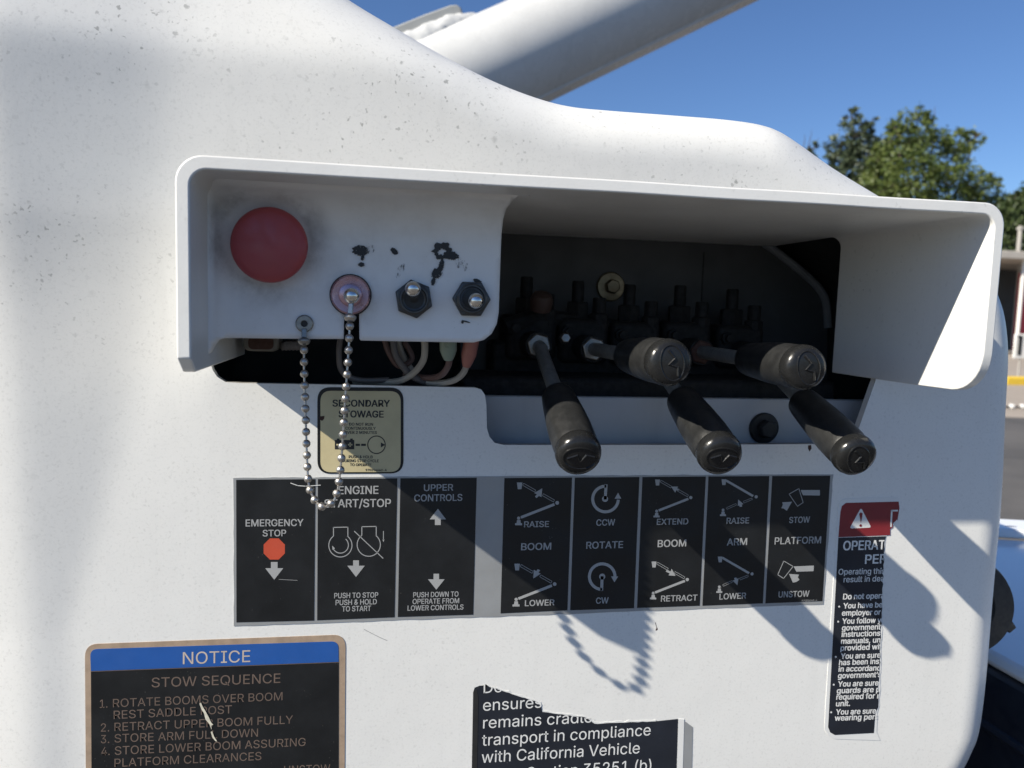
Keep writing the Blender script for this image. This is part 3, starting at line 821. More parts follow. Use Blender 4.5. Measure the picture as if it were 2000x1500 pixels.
def text(s, x0, y0, x1, y1, cap, parent, mat='silver_print', bold=.013, lift=.0016, clips=(), name='lettering'):
    vs, fs = glyph_mesh(s, bold); lift = film(lift)
    mnx = min(v.x for v in vs); mxx = max(v.x for v in vs)
    P0, P1 = at(x0, y0), at(x1, y1); d = P1 - P0; L = d.length; ex = d.normalized(); ez = Vector((-ex.z, 0, ex.x))
    sx = L / (mxx - mnx)
    m0 = at((x0 + x1) / 2, (y0 + y1) / 2); m1 = at((x0 + x1) / 2, (y0 + y1) / 2 - cap); sz = (m1 - m0).length / CAPH
    org = wloc(parent)
    pv = [P0 + ex * ((v.x - mnx) * sx) + ez * (v.y * sz) + Vector((0, -lift - v.z * .000004, 0)) - org for v in vs]
    me = bpy.data.meshes.new(name); me.from_pydata(pv, [], fs)
    if clips:
        bm = bmesh.new(); bm.from_mesh(me)
        for (ax, ay, bx, by) in clips:           # keep what lies left of the line a->b as drawn on the sticker
            A, B = at(ax, ay) - org, at(bx, by) - org; t = (B - A); nn = Vector((t.z, 0, -t.x)).normalized()
            bmesh.ops.bisect_plane(bm, geom=bm.verts[:] + bm.edges[:] + bm.faces[:], plane_co=A, plane_no=nn, clear_outer=True, dist=1e-6)
        bm.to_mesh(me); bm.free()
    me.materials.append(K[mat]); o = bpy.data.objects.new(name, me); COL.objects.link(o); o.parent = parent; return o
def film(l): return max(l * .35 - .00012, .00006)
def shape(polys, parent, mat='silver_print', lift=.0016, name='symbol'):
    lift = film(lift)
    mb = MB()
    for p in polys: mb.sheet([at(*q) for q in p], -lift)
    return mb.build(name, mat, parent)
def stroke(pts, w, closed=False):
    """polygons (in photograph units) of a line of width w"""
    out = []; P = pts + [pts[0]] if closed else pts
    for (ax, ay), (bx, by) in zip(P, P[1:]):
        L = hypot(bx - ax, by - ay) or 1; nx, ny = -(by - ay) / L * w / 2, (bx - ax) / L * w / 2
        ex, ey = (bx - ax) / L * w * .3, (by - ay) / L * w * .3
        out.append([(ax + nx - ex, ay + ny - ey), (bx + nx + ex, by + ny + ey), (bx - nx + ex, by - ny + ey), (ax - nx - ex, ay - ny - ey)])
    return out
def circ(cx, cy, r, n=20, a0=0, a1=2 * pi): return [(cx + r * cos(a), cy + r * sin(a)) for a in np.linspace(a0, a1, n, endpoint=abs(a1 - a0 - 2 * pi) > 1e-6)]
def arc_band(cx, cy, r, w, a0, a1, n=28):
    A = np.linspace(a0, a1, n)
    return [[(cx + (r + w / 2) * cos(a), cy + (r + w / 2) * sin(a)), (cx + (r + w / 2) * cos(b), cy + (r + w / 2) * sin(b)),
             (cx + (r - w / 2) * cos(b), cy + (r - w / 2) * sin(b)), (cx + (r - w / 2) * cos(a), cy + (r - w / 2) * sin(a))] for a, b in zip(A, A[1:])]
def jag(a, b, n, amp, seed):
    rnd = random.Random(seed); out = []
    for i in range(n):
        t = i / n; out.append((a[0] + (b[0] - a[0]) * t + rnd.uniform(-amp, amp), a[1] + (b[1] - a[1]) * t + rnd.uniform(-amp, amp)))
    return out
def slab(name, poly_px, mat, parent, y0, y1=.0):
    y0 *= .35; y1 *= .35                                  # vinyl film is thin
    return MB().prism([at(*p) for p in poly_px], -y0, -y1).build(name, mat, parent)

# ------------------------------------------------------------------ long control decal
D = thing('control_decal', at(1030, 1200), 'long silver and black decal naming every switch and lever below the recess', 'decal')
rim = jag((456, 933), (1627, 926), 60, .7, 1) + jag((1627, 926), (1608, 1180), 16, .7, 2) + jag((1608, 1180), (457, 1223), 60, .7, 3) + jag((457, 1223), (456, 933), 16, .7, 4)
slab('backing', rim, 'silver_base', D, .0007)
cols = [[(461.5, 937), (616, 935.5), (613.5, 1211.5), (462, 1215)], [(621, 935.5), (776, 934), (770.5, 1205), (619.5, 1211)], [(782, 934), (931, 933), (924, 1200), (777, 1204.5)],
        [(985, 933.5), (1117, 932.5), (1108, 1191.5), (977.5, 1197.5)], [(1122.5, 932.5), (1248.5, 931.5), (1238, 1187.5), (1113.5, 1191.5)], [(1254.5, 931.5), (1378, 930.5), (1366, 1182.5), (1244, 1187)],
        [(1383.5, 930.5), (1502, 929.5), (1489.5, 1178), (1371.5, 1182.5)], [(1508, 929.5), (1621, 929), (1605.5, 1173.5), (1494.5, 1178)]]
PN = [slab('black_panel', c_, 'black_print', D, .0011, .0005) for c_ in cols]
def c1(p): return (420 + p[0] / 3.7037, 900 + p[1] / 3.7037)
def c2(p): return (940 + p[0] / 4.687, 900 + p[1] / 4.687)
def c3(p): return (1240 + p[0] / 4.6875, 900 + p[1] / 4.6875)
def T1(f, s, x0, b0, x1, b1, cap, par, sc, **k): a = f((x0, b0)); b = f((x1, b1)); text(s, *a, *b, cap / sc, par, **k)
A = PN[0]
T1(c1, 'EMERGENCY', 222, 473, 640, 469, 49, A, 3.7); T1(c1, 'STOP', 345, 545, 515, 543, 46, A, 3.7)
shape([[c1((429 + 83 * cos(a), 636 + 83 * sin(a))) for a in [pi / 8 + k * pi / 4 for k in range(8)]]], A, 'orange_print', name='stop_octagon')
def arrow_down(f, x, ytop, ysh, ytip, hw, sw): return [[f((x - sw, ytop)), f((x + sw, ytop)), f((x + sw, ysh)), f((x + hw, ysh)), f((x, ytip)), f((x - hw, ysh)), f((x - sw, ysh))]]
shape(arrow_down(c1, 429, 730, 775, 858, 65, 24), A, name='arrow')
A = PN[1]
T1(c1, 'ENGINE', 893, 240, 1182, 237, 57, A, 3.7); T1(c1, 'START/STOP', 790, 336, 1272, 331, 57, A, 3.7)
for cx, cy in ((907, 610), (1112, 605)):
    P = [(cx - 50, cy - 68), (cx - 50, cy - 130), (cx + 54, cy - 132), (cx + 54, cy - 68)]
    body = circ(cx, cy, 84, 34, -.9, pi + .9)
    shape([[c1(q) for q in s_] for s_ in stroke(P, 6)] + [[c1(q) for q in s_] for s_ in arc_band(cx, cy, 84, 6, -.92, pi + .92)], A, name='engine_symbol')
shape([[c1(q) for q in s_] for s_ in arc_band(907, 608, 58, 6, -.85, 2.6)] + [[c1((848, 612)), c1((868, 632)), c1((850, 642))]], A, name='arrow')
shape([[c1(q) for q in s_] for s_ in stroke([(1008, 508), (1215, 703)], 6)], A, name='cross_line')
shape([[c1(q) for q in s_] for s_ in stroke([(1218, 508), (1218, 570)], 5)] + [[c1((1211, 568)), c1((1225, 568)), c1((1218, 586))]], A, name='arrow')
shape(arrow_down(c1, 1020, 718, 757, 838, 63, 21), A, name='arrow')
T1(c1, 'PUSH TO STOP', 862, 992, 1180, 986, 37, A, 3.7, bold=.014); T1(c1, 'PUSH & HOLD', 872, 1042, 1170, 1035, 37, A, 3.7, bold=.014); T1(c1, 'TO START', 918, 1088, 1128, 1083, 37, A, 3.7, bold=.014)
A = PN[2]
T1(c1, 'UPPER', 1510, 217, 1722, 213, 46, A, 3.7); T1(c1, 'CONTROLS', 1440, 292, 1788, 287, 48, A, 3.7)
shape([[c1((1612, 345)), c1((1670, 422)), c1((1632, 422)), c1((1632, 463)), c1((1590, 463)), c1((1590, 422)), c1((1552, 422))]], A, name='arrow')
shape(arrow_down(c1, 1600, 815, 855, 930, 60, 20), A, name='arrow')
T1(c1, 'PUSH DOWN TO', 1433, 986, 1760, 979, 36, A, 3.7, bold=.014); T1(c1, 'OPERATE FROM', 1428, 1034, 1765, 1027, 36, A, 3.7, bold=.014); T1(c1, 'LOWER CONTROLS', 1392, 1082, 1796, 1073, 36, A, 3.7, bold=.014)

ARROW = {'ur': [(557, 250), (483, 293), (508, 305), (490, 325), (505, 340), (525, 320), (550, 330)],
         'dl': [(498, 332), (502, 252), (526, 264), (538, 246), (560, 258), (545, 278), (566, 288)]}
def boom_icon(f, ox, oy, s_, par, kind, arm=False):
    """folding boom symbol; local units are those of the first column, bucket at (350,197)"""
    g_ = lambda p: f((ox + (p[0] - 350) * s_, oy + (p[1] - 197) * s_))
    P = [[(325, 197), (375, 197), (367, 258), (333, 258)]]
    if not arm:
        for a, b in (((382, 213), (492, 276)), ((562, 308), (664, 366))):
            L = hypot(b[0] - a[0], b[1] - a[1]); nx, ny = -(b[1] - a[1]) / L * 10, (b[0] - a[0]) / L * 10
            P += stroke([(a[0] + nx, a[1] + ny), (b[0] + nx, b[1] + ny), (b[0] - nx, b[1] - ny), (a[0] - nx, a[1] - ny)], 4, True)
        P += stroke([(662, 399), (368, 514)], 24)
    else:
        P += stroke([(380, 213), (655, 372)], 24)
        for a, b in (((650, 404), (560, 440)), ((480, 462), (380, 508))):
            L = hypot(b[0] - a[0], b[1] - a[1]); nx, ny = -(b[1] - a[1]) / L * 9, (b[0] - a[0]) / L * 9
            P += stroke([(a[0] + nx, a[1] + ny), (b[0] + nx, b[1] + ny), (b[0] - nx, b[1] - ny), (a[0] - nx, a[1] - ny)], 3.5, True)
    P.append(circ(693, 383, 17)); P.append(circ(341, 523, 15))
    P.append([(326, 540), (357, 540), (360, 568), (372, 570), (372, 588), (308, 588), (308, 570), (322, 568)])
    A_ = {'ur': ARROW['ur'], 'dl': ARROW['dl'],
          'ul': [(490, 270), (562, 270), (552, 288), (575, 296), (562, 318), (545, 306), (532, 332)],
          'dr': [(572, 345), (500, 340), (512, 320), (470, 300), (482, 280), (520, 300), (532, 272)],
          'au': [(502, 412), (558, 460), (540, 466), (545, 486), (520, 492), (512, 474), (498, 480)],
          'ad': [(535, 505), (548, 428), (530, 436), (524, 420), (500, 428), (506, 448), (485, 456)]}[kind]
    P.append(A_)
    shape([[g_(q) for q in p] for p in P], par, name='boom_symbol')
A = PN[3]
boom_icon(c2, 350, 197, 1, A, 'ur'); boom_icon(c2, 327, 940, 1, A, 'dl')
T1(c2, 'RAISE', 390, 606, 618, 603, 53, A, 4.69); T1(c2, 'BOOM', 362, 816, 638, 810, 62, A, 4.69); T1(c2, 'LOWER', 397, 1328, 668, 1319, 53, A, 4.69)
A = PN[4]
shape([[c2(q) for q in p] for p in arc_band(1135, 348, 117, 27, pi * .52 + pi, pi * 2 - pi * 2 + .05 - 0, 40)] + [[c2(q) for q in p] for p in stroke([(1140, 222), (1133, 345)], 27)] + [[c2(q) for q in circ(1131, 347, 28)], [c2((1218, 345)), c2((1280, 345)), c2((1250, 290))]], A, name='rotate_symbol')
shape([[c2(q) for q in p] for p in arc_band(1105, 1058, 117, 27, pi * .5, 2 * pi - .02, 40)] + [[c2(q) for q in p] for p in stroke([(1104, 1062), (1100, 1178)], 27)] + [[c2(q) for q in circ(1105, 1058, 28)], [c2((1186, 1056)), c2((1252, 1056)), c2((1217, 1110))]], A, name='rotate_symbol')
T1(c2, 'CCW', 1050, 592, 1222, 588, 56, A, 4.69); T1(c2, 'ROTATE', 958, 803, 1295, 795, 62, A, 4.69); T1(c2, 'CW', 1047, 1305, 1162, 1301, 54, A, 4.69)
A = PN[5]
boom_icon(c3, 205, 170, .886, A, 'ul'); boom_icon(c3, 173, 920, .886, A, 'dr')
T1(c3, 'EXTEND', 197, 584, 485, 579, 54, A, 4.69); T1(c3, 'BOOM', 205, 788, 466, 781, 63, A, 4.69); T1(c3, 'RETRACT', 235, 1286, 568, 1276, 53, A, 4.69)
A = PN[6]
boom_icon(c3, 812, 168, .86, A, 'au', True); boom_icon(c3, 778, 875, .85, A, 'ad', True)
T1(c3, 'RAISE', 835, 574, 1042, 570, 53, A, 4.69); T1(c3, 'ARM', 838, 773, 1023, 767, 62, A, 4.69); T1(c3, 'LOWER', 770, 1268, 1014, 1257, 53, A, 4.69)
A = PN[7]
shape([[c3(q) for q in p] for p in stroke([(1408, 303), (1498, 253), (1537, 380), (1485, 415)], 6, True)] + [[c3(q) for q in ((1514, 266), (1690, 266), (1690, 316), (1535, 314))], [c3(q) for q in ((1435, 373), (1345, 378), (1352, 400), (1337, 432), (1358, 435), (1388, 455))]], A, name='platform_symbol')
shape([[c3(q) for q in p] for p in stroke([(1360, 915), (1445, 965), (1358, 1075), (1305, 1040)], 6, True)] + [[c3(q) for q in ((1450, 965), (1635, 957), (1632, 1008), (1475, 1013))], [c3(q) for q in ((1408, 1033), (1500, 1040), (1488, 1062), (1503, 1088), (1472, 1108), (1443, 1112))]], A, name='platform_symbol')
T1(c3, 'STOW', 1408, 568, 1597, 562, 54, A, 4.69); T1(c3, 'PLATFORM', 1275, 763, 1700, 752, 62, A, 4.69); T1(c3, 'UNSTOW', 1310, 1249, 1592, 1240, 54, A, 4.69)
T1(c3, '970282949-A', 1525, 1287, 1665, 1283, 16, A, 4.69, bold=0.0)
# scratches in the print
shape(stroke([(568, 943), (582, 948), (597, 949), (626, 947)], 1.3), PN[0], 'white_print', lift=.0021, name='scratch')
shape(stroke([(545, 1131), (581, 1133)], .7), PN[0], name='scratch')

# ------------------------------------------------------------------ secondary stowage decal
D = thing('stowage_decal', at(703, 925), 'beige rounded decal headed secondary stowage, behind the ball chain', 'decal')
def rr_px(x0, y0, x1, y1, r): return round_corners([Vector((x0, 0, y0)), Vector((x1, 0, y0 + 1)), Vector((x1, 0, y1 - .5)), Vector((x0, 0, y1))], r, 8)
ro = [(p.x, p.z) for p in rr_px(620, 756, 788, 925, 26)]; ri = [(p.x, p.z) for p in rr_px(626, 763, 782.5, 922, 21)]
slab('black_border', ro, 'black_print', D, .0007); face = slab('beige_face', ri, 'beige_print', D, .0011, .0005)
def c6(p): return (600 + p[0] / 7.5, 740 + p[1] / 7.5)
for s_, x0, b, x1, cap, bo in (('SECONDARY', 370, 402, 1212, 96, .022), ('STOWAGE', 460, 560, 1120, 96, .022), ('DO NOT RUN', 613, 681, 965, 40, .02), ('CONTINUOUSLY', 560, 741, 1003, 40, .02),
                               ('OVER 2 MINUTES', 545, 801, 1020, 40, .02), ('PUSH & HOLD', 608, 1158, 960, 40, .02), ('DURING STOP CYCLE', 510, 1216, 1048, 40, .02), ('TO OPERATE', 625, 1273, 940, 38, .02), ('970254640-A', 855, 1347, 1165, 32, .02)):
    T1(c6, s_, x0, b, x1, b + 3, cap, face, 7.5, mat='ink_black', bold=bo)
shape([[c6(q) for q in ((405, 893), (690, 893), (690, 1030), (405, 1030))], [c6(q) for q in ((435, 872), (475, 872), (475, 893), (435, 893))], [c6(q) for q in ((630, 872), (668, 872), (668, 893), (630, 893))],
       [c6(q) for q in ((708, 948), (775, 948), (775, 980), (708, 980))], [c6(q) for q in ((790, 948), (860, 948), (860, 980), (790, 980))], [c6(q) for q in ((1078, 928), (1078, 1003), (1145, 965))]] +
      [[c6(q) for q in p] for p in arc_band(1015, 963, 128, 15, 0, 2 * pi, 40)], face, 'ink_black', name='battery_symbol')
shape([[c6(q) for q in ((428, 950), (495, 950), (495, 972), (428, 972))], [c6(q) for q in ((598, 950), (662, 950), (662, 972), (598, 972))], [c6(q) for q in ((619, 930), (641, 930), (641, 992), (619, 992))]], face, 'beige_print', lift=.0020, name='battery_sign')
shape([[(624, 813), (634, 812), (633, 818), (629, 822), (624, 818)]], face, 'rust', lift=.0018, name='stain')

# ------------------------------------------------------------------ notice decal
D = thing('notice_decal', at(420, 1500), 'worn blue and black notice sticker with stow sequence list and tan border', 'decal')
oc = [(p.x, p.z) for p in round_corners([Vector((166, 0, 1258)), Vector((675, 0, 1239)), Vector((672, 0, 1640)), Vector((169, 0, 1668))], [26, 24, 10, 10], 7)]
slab('tan_border', oc, 'tan_edge', D, .0007)
bl = [(p.x, p.z) for p in round_corners([Vector((176.5, 0, 1267.5)), Vector((661, 0, 1252)), Vector((661.5, 0, 1292)), Vector((178, 0, 1310))], [14, 14, 0, 0], 6)]
bp_ = slab('blue_header', bl, 'blue_print', D, .0011, .0005)
bk = slab('black_panel', [(178, 1311.5), (661.5, 1293.5), (661, 1628), (180, 1655)], 'black_print', D, .0011, .0005)
shape(stroke([(178, 1310.8), (661.5, 1292.8)], 1.0), D, 'tan_print', .0017, 'rule_line')
def c4(p): return (140 + p[0] / 3.448, 1220 + p[1] / 3.448)
T1(c4, 'NOTICE', 750, 264, 1203, 249, 80, bp_, 3.448, mat='tan_head', bold=.004)
for s_, x0, b0, x1, b1, cap in (('STOW SEQUENCE', 540, 420, 1406, 389, 64), ('1.', 192, 558, 243, 556, 55), ('ROTATE BOOMS OVER BOOM', 280, 554, 1420, 506, 55), ('REST SADDLE POST', 285, 633, 1080, 594, 55),
                                ('2.', 198, 718, 255, 716, 55), ('RETRACT UPPER BOOM FULLY', 290, 714, 1490, 663, 55), ('3.', 198, 796, 255, 794, 55), ('STORE ARM FULL DOWN', 290, 791, 1255, 751, 55),
                                ('4.', 202, 877, 258, 875, 55), ('STORE LOWER BOOM ASSURING', 292, 874, 1575, 813, 55), ('PLATFORM CLEARANCES', 290, 956, 1278, 908, 55), ('UNSTOW', 1430, 1004, 1740, 992, 55)):
    T1(c4, s_, x0, b0, x1, b1, cap, bk, 3.448, mat='tan_print', bold=.002)
# glint along a wrinkle, painted as flat pale patches
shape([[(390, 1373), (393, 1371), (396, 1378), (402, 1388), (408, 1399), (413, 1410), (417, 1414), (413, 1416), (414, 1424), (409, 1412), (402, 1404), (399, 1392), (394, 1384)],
       [(412, 1428), (415, 1427), (419, 1438), (425, 1447), (421, 1446), (415, 1438)]], bk, 'painted_glint', .0024, 'painted_glint')

# ------------------------------------------------------------------ torn transport decal
D = thing('torn_decal', at(1130, 1500), 'torn black sticker with white transport compliance text and jagged top', 'decal')
tear = [(919, 1640), (924, 1352), (927, 1343), (937, 1339), (952, 1338.5)] + jag((956, 1341), (985, 1350), 5, .8, 5) + jag((988, 1351), (1050, 1371), 10, .9, 6) + [(1056, 1375), (1059, 1390)] + jag((1063, 1391), (1150, 1402), 12, .8, 7) + [(1161, 1413)] + jag((1168, 1413), (1290, 1408), 14, .6, 8) + [(1324, 1404), (1317, 1640)]
bd = slab('black_panel', tear, 'navy_print', D, .0008)
fr = random.Random(31)
fringe = [(x + fr.uniform(-.5, .5), y - fr.uniform(1.2, 4.0)) for x, y in tear[4:-2]] + [(x, y + 3) for x, y in reversed(tear[4:-2])]
slab('paper_fringe', fringe, 'white_print', D, .0005)
slab('white_edge', [(1325, 1403.5), (1336, 1404.5), (1329, 1640), (1318, 1640)], 'white_print', D, .0009)
slab('residue_strip', [(1337, 1408), (1353, 1420), (1348, 1640), (1330, 1640)], 'silver_base', D, .0005)
slab('side_fold', [(925, 1350), (931, 1346), (934, 1362), (929, 1640), (920, 1640)], 'ink_black', D, .0012, .0006)
def c5(p): return (880 + p[0] / 3.846, 1300 + p[1] / 3.846)
def T5(s_, x0, b0, x1, b1, cl=()): T1(c5, s_, x0, b0, x1, b1, 84, bd, 3.846, mat='white_print', bold=.004, lift=.0012, clips=cl)
T5('De', 248, 206, 385, 196, [(1100, 1392, 953, 1338)])
T5('ensures', 243, 338, 682, 313, [(1100, 1388, 990, 1351)])
T5('remains cradled', 243, 470, 1128, 420, [(1165, 1404, 1055, 1391), (1160, 1600, 1160, 1300)])
T5('transport in compliance', 235, 601, 1500, 521); T5('with California Vehicle', 232, 729, 1418, 656); T5('Section 35251 (b)', 572, 848, 1505, 785)

# ------------------------------------------------------------------ torn danger decal
D = thing('danger_decal', at(1670, 1440), 'torn red and black warning sticker strip with alert triangle', 'decal')
tl = [(1636, 996), (1638, 986), (1644, 976), (1652, 974), (1700, 972), (1754, 970.5), (1756, 992), (1752, 1017), (1744, 1020), (1743, 1030), (1738, 1033), (1738, 1044), (1730, 1047)] + jag((1729, 1060), (1717, 1385), 40, 1.1, 9) + [(1713, 1392), (1712, 1430), (1719, 1446), (1630, 1443), (1618, 1437), (1610, 1424), (1612, 1380)]
slab('white_backing', tl, 'white_print', D, .0006)
red = [(1641, 1000), (1644, 988), (1652, 982), (1754.5, 979.5), (1756, 992), (1752, 1017), (1744, 1020), (1743, 1030), (1738, 1033), (1738, 1045), (1637, 1049)]
rp = slab('red_header', red, 'red_print', D, .0010, .0004)
tearB = [(1729.5, 1047), (1716, 1392)]
blk = [(1637, 1050), (1729.5, 1047)] + jag((1726.5, 1060), (1714, 1385), 60, 1.3, 10) + [(1709, 1392), (1706, 1431), (1630, 1435), (1621, 1430), (1617, 1420)]
kp = slab('black_panel', blk, 'navy_print', D, .0010, .0004)
tri = [Vector((1681, 0, 991)), Vector((1701, 0, 1030)), Vector((1658.5, 0, 1032))]
shape([[(p.x, p.z) for p in round_corners(tri, [3, 3, 3], 5)]], rp, 'white_print', .0014, 'alert_triangle')
shape([[(1677, 1003), (1680, 1000.5), (1684, 1002), (1682.5, 1012), (1680.5, 1021), (1679, 1012)], circ(1680, 1026, 2.6, 12)], rp, 'red_print', .0018, 'exclamation_mark')
shape(stroke([(1739.5, 1028), (1741, 997), (1752, 997)], 3.2) + stroke([(1751, 1016), (1744, 1024)], 2.2), rp, 'white_print', .0014, 'letter_fragment')
def c7(p): return (1600 + p[0] / 3, 950 + p[1] / 3)
CL = [(1713.0, 1400, 1727, 1047)]
for s_, x0, b0, x1, b1, cap, bo in (('OPERATI', 137, 373, 408, 366, 53, .018), ('PER', 265, 452, 392, 448, 52, .018), ('Operating this', 110, 516, 383, 510, 33, .010), ('result in death', 140, 561, 415, 553, 33, .010),
        ('Do not operate', 137, 661, 415, 653, 32, .02), ('You have been', 138, 714, 412, 705, 31, .02), ('employer or', 130, 756, 357, 750, 31, .02), ('You follow your', 132, 804, 420, 795, 31, .02), ('government', 130, 843, 357, 836, 31, .02),
        ('instructions', 128, 881, 355, 873, 31, .02), ('manuals, unle', 125, 921, 392, 911, 31, .02), ('provided with', 122, 961, 385, 951, 31, .02), ('You are sure', 123, 1009, 357, 1001, 31, .02), ('has been inspe', 113, 1046, 395, 1036, 31, .02),
        ('in accordance', 110, 1084, 380, 1076, 31, .02), ('government\u2019s', 107, 1123, 360, 1115, 31, .02), ('You are sure', 107, 1172, 345, 1164, 31, .02), ('guards are pla', 100, 1211, 388, 1201, 31, .02), ('required for m', 97, 1248, 368, 1239, 31, .02),
        ('unit.', 95, 1287, 178, 1284, 31, .02), ('You are sure', 95, 1336, 330, 1328, 31, .02), ('wearing perso', 88, 1371, 368, 1361, 31, .02)):
    T1(c7, s_, x0, b0, x1, b1, cap, kp, 3, mat='white_print', bold=bo, lift=.0014, clips=CL)
for x, y in ((115, 703), (109, 791), (95, 997), (83, 1160), (68, 1322)):
    shape([[c7(q) for q in circ(x, y, 5.5, 10)]], kp, 'white_print', .0014, 'bullet_dot')

# small marks on the paint
shape(stroke([(711, 1229), (724, 1236), (744, 1246), (756, 1251)], 1.1), cover, 'silver_base', .0004, 'scratch')
shape([[(1281, 1228), (1284, 1226), (1284.5, 1230), (1280.5, 1232)]] + stroke([(1283, 1228), (1280, 1216)], 1.0), cover, 'rust', .0004, 'paint_nick')
shape([[(1578, 870), (1584, 869), (1585, 876), (1581, 882), (1578, 876)]], cover, 'rust', .0004, 'paint_nick')

# ------------------------------------------------------------------ boom behind
DB = 1.35
q0, q1 = far(563, 319, DB), far(1246, 1, DB + .12); axb = (q1 - q0).normalized()
RB = 102 * (far(1250, 0, DB) - CAM).dot(_F) / FPX
bo = thing('boom', q0, 'thick white tubular boom rising behind the cover against blue sky', 'boom')
up_b = axb.cross(Vector((0, 1, 0))).normalized()
if up_b.z < 0: up_b = -up_b
fwd = Vector((0, -1, 0)) - axb * Vector((0, -1, 0)).dot(axb); fwd.normalize()
MB().tube([q0 - axb * .1, q0 + axb * 1.5, q0 + axb * 6], RB, 64).build('tube', 'boom', bo, angle=60)
# stiffening strip along the underside
mb = MB(); strip = []
for t in (.0, 5.9):
    for (a, r) in ((.2, RB * 1.0), (-.28, RB * 1.0), (-.24, RB * 1.035), (.16, RB * 1.035)):
        d = (-up_b * cos(a) + fwd * sin(a + .25)).normalized(); strip.append(q0 + axb * t + d * r)
mb.add(strip, [(0, 1, 2, 3), (4, 7, 6, 5), (0, 4, 5, 1), (1, 5, 6, 2), (2, 6, 7, 3), (3, 7, 4, 0)]).build('underside_strip', 'boom', bo)
# lug plate above the tube, seated in a lumpy bead of sealant
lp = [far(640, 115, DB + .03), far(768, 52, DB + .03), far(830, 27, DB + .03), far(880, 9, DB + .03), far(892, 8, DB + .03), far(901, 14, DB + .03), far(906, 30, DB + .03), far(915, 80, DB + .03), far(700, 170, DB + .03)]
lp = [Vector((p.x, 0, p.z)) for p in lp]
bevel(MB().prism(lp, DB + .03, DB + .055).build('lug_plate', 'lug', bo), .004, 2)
Lb = (q1 - q0).length; dsl = (up_b * cos(.22) + fwd * sin(.22))
sp = smooth_path([q0 + axb * (Lb * (X - 563) / 683) + dsl * RB * k for X, k in ((790, .95), (825, .95), (860, .96), (890, .965), (915, .965), (938, .95), (955, .93))], 8)
vs = []; fs = []; na = 16
for i, p in enumerate(sp):
    t = i / (len(sp) - 1); rr = .026 * (1 - t ** 3) + .004
    for k in range(na):
        a = 2 * pi * k / na; d = up_b * cos(a) + fwd * sin(a)
        vs.append(p + d * rr * (1 + .22 * noise.noise(Vector((p.x * 26 + d.x * 1.3, d.z * 1.6, p.z * 26))) + .12 * noise.noise(Vector((p.x * 90, d.z * 3, 4)))))
for i in range(len(sp) - 1):
    for k in range(na): k2 = (k + 1) % na; fs.append((i * na + k, i * na + k2, (i + 1) * na + k2, (i + 1) * na + k))
MB().add(vs, fs).build('sealant_bead', 'boom', bo, angle=75)
MB().box((q0.x - .1, DB, q0.z / 2), (.24, .24, q0.z)).build('turret_post', 'boom', bo)

# ------------------------------------------------------------------ truck bodywork at lower right
ZT = CAMZ - .25
tb = thing('truck_body', onz(1965, 1160, ZT), 'glossy white truck bodywork beyond the right edge of the control cover', 'truck')
fa, fb = onz(1880, 1047, ZT), onz(2600, 1090, ZT); na_, nb_ = onz(1890, 1250, ZT), onz(2400, 1530, ZT)
dn = Vector((0, 0, 1))
top = [Vector(p) for p in (fa, fb, nb_, na_)]
mb = MB(); mb.add([*top, *[p - dn * .012 for p in top]], [(0, 1, 2, 3), (7, 6, 5, 4), (0, 4, 5, 1), (1, 5, 6, 2), (2, 6, 7, 3), (3, 7, 4, 0)])
bevel(mb.build('top_panel', 'truck_white', tb), .006, 3)
side_dir = Vector((.02, .03, -1))
e = [na_ + Vector((0, .006, -.0125)), nb_ + Vector((0, .006, -.0125))]; e2 = [p + Vector((.0, .02, -.15)) for p in e]
mb = MB(); mb.add([e[0], e[1], e2[1], e2[0], *[p + Vector((.02, .06, 0)) for p in (e[0], e[1], e2[1], e2[0])]], [(0, 1, 2, 3), (7, 6, 5, 4), (0, 4, 5, 1), (1, 5, 6, 2), (2, 6, 7, 3), (3, 7, 4, 0)])
bevel(mb.build('side_panel', 'navy_side', tb), .004, 2)
mb = MB(); mb.tube([p + Vector((0, -.003, -.045)) for p in e], .004, 8); mb.build('side_bead', 'navy_side', tb)
hw = (fb - fa).normalized()
mb = MB().add([fa, fb, fb + dn * .011, fa + dn * .011, *[p + Vector((.02, .05, 0)) for p in (fa, fb, fb + dn * .011, fa + dn * .011)]], [(0, 1, 2, 3), (7, 6, 5, 4), (0, 4, 5, 1), (1, 5, 6, 2), (2, 6, 7, 3), (3, 7, 4, 0)])
bevel(mb.build('rear_lip', 'truck_white', tb), .003, 3)
cc = onz(1969, 1044, ZT) + Vector((0, -.004, .004))
MB().tube(smooth_path([cc + hw * x + dn * z for x, z in ((-.016, 0), (-.013, .004), (-.004, .0065), (.006, .006), (.014, .003))], 6), .0012, 8).build('grab_loop', 'chrome', tb)
bevel(MB().box(onz(1988, 1043, ZT) + Vector((0, -.004, .006)), (.010, .004, .004)).build('marker_lamp', 'amber', tb), .002, 2)
bevel(MB().box(((e2[0].x + e2[1].x) / 2 - .1, (e2[0].y + e2[1].y) / 2 + .25, (ZT - .16) / 2), (1.0, .8, ZT - .16)).build('chassis', 'black_paint', tb), .02, 2)

